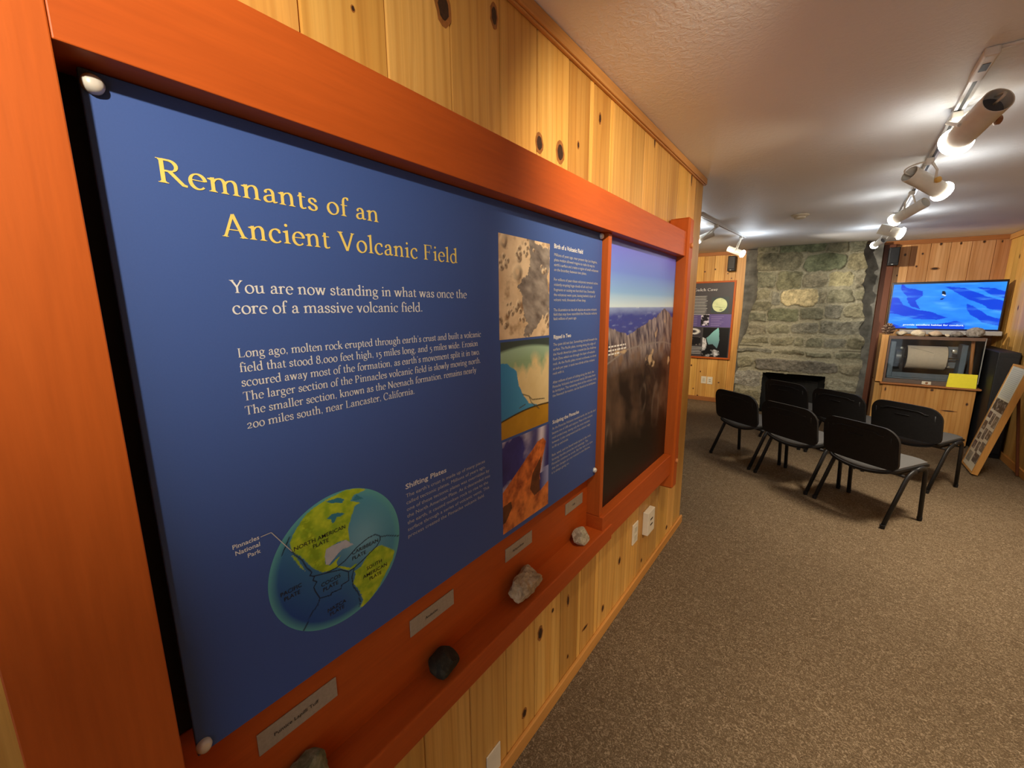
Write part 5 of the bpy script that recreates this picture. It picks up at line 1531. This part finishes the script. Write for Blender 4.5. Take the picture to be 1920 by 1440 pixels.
def pine_cone():
    mb = MB()
    cx, cy, cz, H, Rm = 1.385, 7.06, 1.3005, .125, .066
    cx = 1.375
    mb.tube([(cx, cy, cz), (cx, cy, cz + H * .5), (cx, cy, cz + H * .9)], [.028, .03, .008], 10)
    for k in range(70):
        t = k / 70
        a = k * 2.39996
        h = cz + .008 + t * H * .88
        rr = Rm * (math.sin(math.pi * (0.22 + .74 * t)) ** .8)
        d = Vector((math.cos(a), math.sin(a), 0)); s = Vector((-d.y, d.x, 0))
        up = .010 + .014 * t
        c0 = Vector((cx, cy, h)) + d * .018
        c1 = Vector((cx, cy, h + up)) + d * rr
        w = .012
        mb.add([c0 - s * .004, c0 + s * .004, c1 + s * w, c1 + d * .005, c1 - s * w, c0 - s * .004 - UZ * .004, c0 + s * .004 - UZ * .004, c1 + s * w - UZ * .006, c1 + d * .004 - UZ * .007, c1 - s * w - UZ * .006],
               [(0, 1, 2, 3, 4), (9, 8, 7, 6, 5), (1, 6, 7, 2), (2, 7, 8, 3), (3, 8, 9, 4), (4, 9, 5, 0)], 1 if k % 3 == 0 else 0)
    o = mb.build('pine_cone', [simple('cone_scales', (.10, .055, .035), .7, .4, 60), simple('cone_pale_tips', (.36, .24, .17), .7, .3, 60)])
    tag(o, 'brown pine cone on the pine upright at the end of the stone row', 'pine cone')
pine_cone()

CT = 1.2875
for seed, sx, sy, sz, x, m, lab in ((61, .115, .09, .062, 1.505, 'rcream', 'flat cream stone on the glass case, next to the pine cone'), (62, .135, .09, .075, 1.655, 'rcream', 'palest cream stone on the glass case, second from the pine cone'),
                                    (63, .125, .09, .07, 1.80, 'rpink', 'pinkish tan stone in the middle of the row on the glass case'), (64, .045, .05, .034, 1.905, 'rcream', 'tiny pale pebble in the stone row on the glass case'),
                                    (65, .12, .10, .068, 1.985, 'rgrey', 'grey brown stone on the glass case beside the tiny pebble'), (66, .15, .12, .115, 2.128, 'rgrey', 'largest lumpy grey stone at the end of the glass case')):
    rock('row_stone', seed, (sx, sy, sz), (x, 7.08, CT), M[m], lab, 12, .10, 'stones in a row on the glass case', .05 if m != 'rgrey' else .2)

def dark_corner_box():  # plain black box filling a dark area of unclear contents
    r = root('black_box', (2.31, 7.1, 0), 'tall black box filling the dark corner, past the pine cabinet', 'cabinet')
    mb = MB(); mb.box(2.235, 2.398, 6.60, 7.62, 0.0, 1.16)
    mb.build('housing', M['black'], r, bevel=.01)
    mb = MB(); mb.box(2.245, 2.388, 6.588, 6.5995, .05, 1.11)
    mb.build('front_slab', M['black'], r, bevel=.004)
dark_corner_box()

def leaning_board():
    # narrow photo board in a thick pine frame, propped toward the right wall
    yA, yB = 5.78, 6.17
    p0, p1 = Vector((2.04, 0, .018)), Vector((2.252, 0, 1.085))
    d = (p1 - p0); L = d.length; d.normalize()
    n = Vector((-d.z, 0, d.x))              # towards the room
    r = root('photo_board', (2.10, 6.0, 0), 'tall narrow board of photos in a pine frame, leaning by the right wall', 'sign')
    def slab(y0, y1, s0, s1, t0, t1):
        mb = MB()
        p = [p0 + d * s + n * t + Vector((0, y, 0)) for t in (t0, t1) for y, s in ((y0, s0), (y1, s0), (y1, s1), (y0, s1))]
        mb.add(p, [(0, 1, 2, 3), (7, 6, 5, 4), (0, 4, 5, 1), (1, 5, 6, 2), (2, 6, 7, 3), (3, 7, 4, 0)])
        return mb
    mb = slab(yA, yA + .018, 0, L, -.042, .004)
    m2 = slab(yB - .018, yB, 0, L, -.042, .004); mb.add(m2.v, m2.f)
    m2 = slab(yA + .018, yB - .018, 0, .018, -.042, .004); mb.add(m2.v, m2.f)
    m2 = slab(yA + .018, yB - .018, L - .018, L, -.042, .004); mb.add(m2.v, m2.f)
    mb.build('frame', stained('honey_frame', 'z', (.50, .24, .06), (.60, .31, .09), .5), r)
    slab(yA + .0185, yB - .0185, .0185, L - .0185, -.041, -.0005).build('panel_core', M['brown'], r)
    def pic(U, V):      # U 0..1 across (from far edge to near edge), V 0..1 up
        c = lerp(full(U, '#d8cfb4'), full(U, '#ece4cc'), fbm(U * 3, V * 9, 2))
        n_ = fbm(U * 16, V * 50, 6, 4)
        for k in range(16):
            v = .975 - .0165 * k
            c = lerp(c, full(U, '#8c8c84'), (.0035 - np.abs(V - v)) / .0015 * ((U > .1) & (U < .88)) * .8)
        m = (U > .06) & (U < .94) & (V > .70)
        c[m] = (c * .5 + full(U, '#b9c2c6') * .5)[m]
        for (a, b, e, f, h) in ((.05, .98, .575, .69, '#3c3630'), (.02, .30, .49, .555, '#4a3c48'), (.36, .58, .44, .55, '#5c5650'), (.64, .94, .43, .54, '#7a6c58'), (.02, .32, .37, .46, '#5a5046'), (.38, .6, .29, .40, '#5f5a54'), (.66, .96, .31, .40, '#5a4a30'), (.06, .3, .27, .335, '#4a4038'), (.02, .3, .17, .25, '#5a4a50'), (.38, .6, .16, .26, '#6a645a'), (.66, .98, .19, .28, '#6c6258'), (.06, .42, .04, .14, '#8c8470'), (.54, .96, .07, .16, '#564c44')):
            m = (U > a) & (U < b) & (V > e) & (V < f)
            pc = lerp(full(U, h), full(U, '#b8b0a4'), (n_ - .5) * 3)
            c[m] = pc[m]
        return c
    def mp(a, b):
        q = p0 + d * (.02 + (L - .04) * b) + n * .0006
        return (q.x, yB - .02 - (yB - yA - .04) * a, q.z)
    o = print_grid('photo_sheet', pic, 0, 1, 0, 1, 60, 240, mp, M['print'], r)
    mb = MB()
    a = p0 + d * (L * .85) - n * .05
    mb.tube([(a.x, 6.0, a.z), (2.385, 6.0, .012)], .012, 8)
    mb.build('prop_leg', M['brown'], r)
leaning_board()

# ================================================================== CHAIRS
def chair_proto():
    r = root('stacking_chair', (0, 0, 0), 'x', 'chair')
    w = .262
    def rnd(pts, rad=.035, n=5):
        out = [Vector(pts[0])]
        for i in range(1, len(pts) - 1):
            a, b, c = Vector(pts[i - 1]), Vector(pts[i]), Vector(pts[i + 1])
            u = (a - b).normalized() * min(rad, (a - b).length * .45); v = (c - b).normalized() * min(rad, (c - b).length * .45)
            for k in range(n + 1):
                t = k / n
                out.append((b + u) * (1 - t) ** 2 + b * 2 * t * (1 - t) + (b + v) * t * t)
        out.append(Vector(pts[-1]))
        return out
    def oval(mb, pts, a, b):
        """flat oval tube: A half width in the side plane, B across"""
        n = 10; base = len(mb.v)
        for i, p in enumerate(pts):
            t = (pts[min(i + 1, len(pts) - 1)] - pts[max(i - 1, 0)]).normalized()
            e = UX; g = t.cross(e).normalized()
            for k in range(n):
                q = 2 * math.pi * k / n
                mb.v.append(tuple(p + e * (b * math.cos(q)) + g * (a * math.sin(q)))); mb.c.append((1, 1, 1))
        for i in range(len(pts) - 1):
            for k in range(n):
                mb.f.append([base + i * n + k, base + i * n + (k + 1) % n, base + (i + 1) * n + (k + 1) % n, base + (i + 1) * n + k]); mb.m.append(0)
        mb.f.append([base + k for k in range(n)][::-1]); mb.m.append(0)
        e0 = base + (len(pts) - 1) * n
        mb.f.append([e0 + k for k in range(n)]); mb.m.append(0)
    for s in (-1, 1):
        x = s * w
        full_ = rnd([(x, .0, .012), (x, .195, .405), (x, .375, .450), (x, .405, .012)], .07, 6)
        # split at the top bar: rear leg with half of the bar, front leg with the other half
        k = 8
        mb = MB(); oval(mb, full_[:k], .020, .013); mb.build('rear_leg', M['blackm'], r, smooth=True)
        mb = MB(); oval(mb, full_[k - 1:], .020, .013); mb.build('front_leg', M['blackm'], r, smooth=True)
        for y in (.0, .405):
            mb = MB(); mb.tube([(x, y, 0.0), (x, y, .03)], [.016, .018], 10); mb.build('foot_cap', M['black'], r, smooth=True, auto=40)
        mb = MB()
        xx = s * (w - .035)
        pts = rnd([(xx, .26, .412), (xx, .10, .405), (xx * 1.01, .048, .50), (xx * 1.0, .005, .70)], .05, 5)
        oval(mb, pts, .014, .008); mb.build('back_upright', M['blackm'], r, smooth=True)
    for y, z in ((.15, .395), (.345, .425)):
        mb = MB(); mb.tube([(-w, y, z), (w, y, z)], .010, 8); mb.build('cross_bar', M['blackm'], r, smooth=True)
    # seat: black pan and grey cushion
    def sheet(nx, ny, f0, f1, mat, nm):
        mb = MB()
        for f in (f0, f1):
            for i in range(nx + 1):
                for j in range(ny + 1):
                    mb.v.append(f(i / nx * 2 - 1, j / ny * 2 - 1)); mb.c.append((1, 1, 1))
        N = (nx + 1) * (ny + 1); q = lambda i, j: i * (ny + 1) + j
        for i in range(nx):
            for j in range(ny):
                mb.f.append([q(i, j), q(i, j + 1), q(i + 1, j + 1), q(i + 1, j)]); mb.m.append(0)
                mb.f.append([N + q(i, j), N + q(i + 1, j), N + q(i + 1, j + 1), N + q(i, j + 1)]); mb.m.append(0)
        for i in range(nx):
            for j, fl in ((0, 0), (ny, 1)):
                a = [q(i, j), q(i + 1, j), N + q(i + 1, j), N + q(i, j)]
                mb.f.append(a[::-1] if fl else a); mb.m.append(0)
        for j in range(ny):
            for i, fl in ((0, 1), (nx, 0)):
                a = [q(i, j), q(i, j + 1), N + q(i, j + 1), N + q(i, j)]
                mb.f.append(a[::-1] if fl else a); mb.m.append(0)
        return mb.build(nm, mat, r, smooth=True, auto=50)
    def rrect(a, b, Wd, Hd, r_):
        """unit square -> rounded rectangle of half size Wd x Hd"""
        m = max(abs(a), abs(b))
        if m < 1e-6:
            return 0.0, 0.0
        x, y = a / m * Wd, b / m * Hd
        ex, ey = abs(x) - (Wd - r_), abs(y) - (Hd - r_)
        if ex > 0 and ey > 0:
            k_ = r_ / math.hypot(ex, ey)
            x = math.copysign(Wd - r_ + ex * k_ * max(ex, ey) / r_, x); y = math.copysign(Hd - r_ + ey * k_ * max(ex, ey) / r_, y)
        return x * m, y * m
    def seat(zoff, grow):
        def f(a, b):
            x, y = rrect(a, b, .245 + grow, .215 + grow, .07)
            a2, b2 = x / .245, y / .215
            y += .265
            sag = .038 * (1 - a2 * a2) * max(0, -b2) ** 2 + .012 * (1 - a2 * a2)
            fr = -.03 * max(0, b2 - .6) ** 2 * 6
            return (x, y, .455 + .012 * b2 - sag + fr + zoff * (1 if zoff < 0 else (1 - .75 * max(abs(a), abs(b)) ** 6)))
        return f
    sheet(24, 24, seat(-.022, .006), seat(-.004, .006), M['black'], 'seat_pan')
    sheet(24, 24, seat(-.004, -.004), seat(.034, -.004), M['fabric'], 'seat_cushion')
    def back(off, grow, bulge=0):
        def f(a, b):
            # rounder at the top
            x, h = rrect(a, b, .274 + grow, .158 + grow, .10 if b > 0 else .055)
            a2 = x / .274
            z = .600 + h + .014 * (1 - a2 * a2) * (1 if b > 0 else .4)
            y = .045 - .16 * (z - .45) - .035 * (1 - a2 * a2) + off + bulge * (1 - .8 * max(abs(a), abs(b)) ** 6)
            return (x, y, z)
        return f
    sheet(36, 24, back(.0, 0), back(.020, 0), M['black'], 'back_shell')
    sheet(36, 24, back(.020, -.010), back(.024, -.010, .02), M['fabric'], 'back_cushion')
    # raised panel line and moulded mark on the back shell
    bf = back(-.0015, 0)
    mb = MB()
    rim = []
    for a, b in [(-.74 + 1.48 * i / 14, .66) for i in range(15)]:
        rim.append(Vector(bf(a, b)))
    mb.tube(rim, .004, 6)
    mb.build('moulded_rib', M['black'], r, smooth=True)
    mb = MB()
    mb.tube([Vector(bf(-.2 + .4 * i / 6, .32)) for i in range(7)], .0032, 6)
    mb.build('moulded_mark', M['blackm'], r, smooth=True)
    return r

def dup(src, loc, rz, label, group):
    c = src.copy(); COL.objects.link(c)
    c.location = loc; c.rotation_euler = (0, 0, rz)
    c['label'] = label; c['group'] = group
    for ch in src.children:
        d = ch.copy(); COL.objects.link(d); d.parent = c
    return c
proto = chair_proto()
U_ = Vector((.812, -.583, 0)); N_ = Vector((.583, .812, 0))
ang = math.atan2(-.583, .812)
A0 = Vector((-.176, 4.98, 0)); B0 = Vector((.195, 6.005, 0))
cl = ['black chair at the left end of the near row, with open carpet beside it', 'black chair in the middle of the near row', 'nearest black chair, at the right end of the near row',
      'black chair at the left end of the far row, before the fire opening', 'black chair in the middle of the far row', 'black chair at the right end of the far row, before the pine cabinet']
k = 0
for base, jit in ((A0, (0, .0, .0)), (B0, (0.0, -.0, -.0))):
    for i in range(3):
        p = base + U_ * (.2825 + .605 * i) + N_ * jit[i]
        if k == 0:
            proto.location = p; proto.rotation_euler = (0, 0, ang); proto['label'] = cl[0]; proto['group'] = 'two rows of black chairs'
        else:
            dup(proto, p, ang + R((0, .6, -.8, .5, -1.2, .4)[k]), cl[k], 'two rows of black chairs')
        k += 1
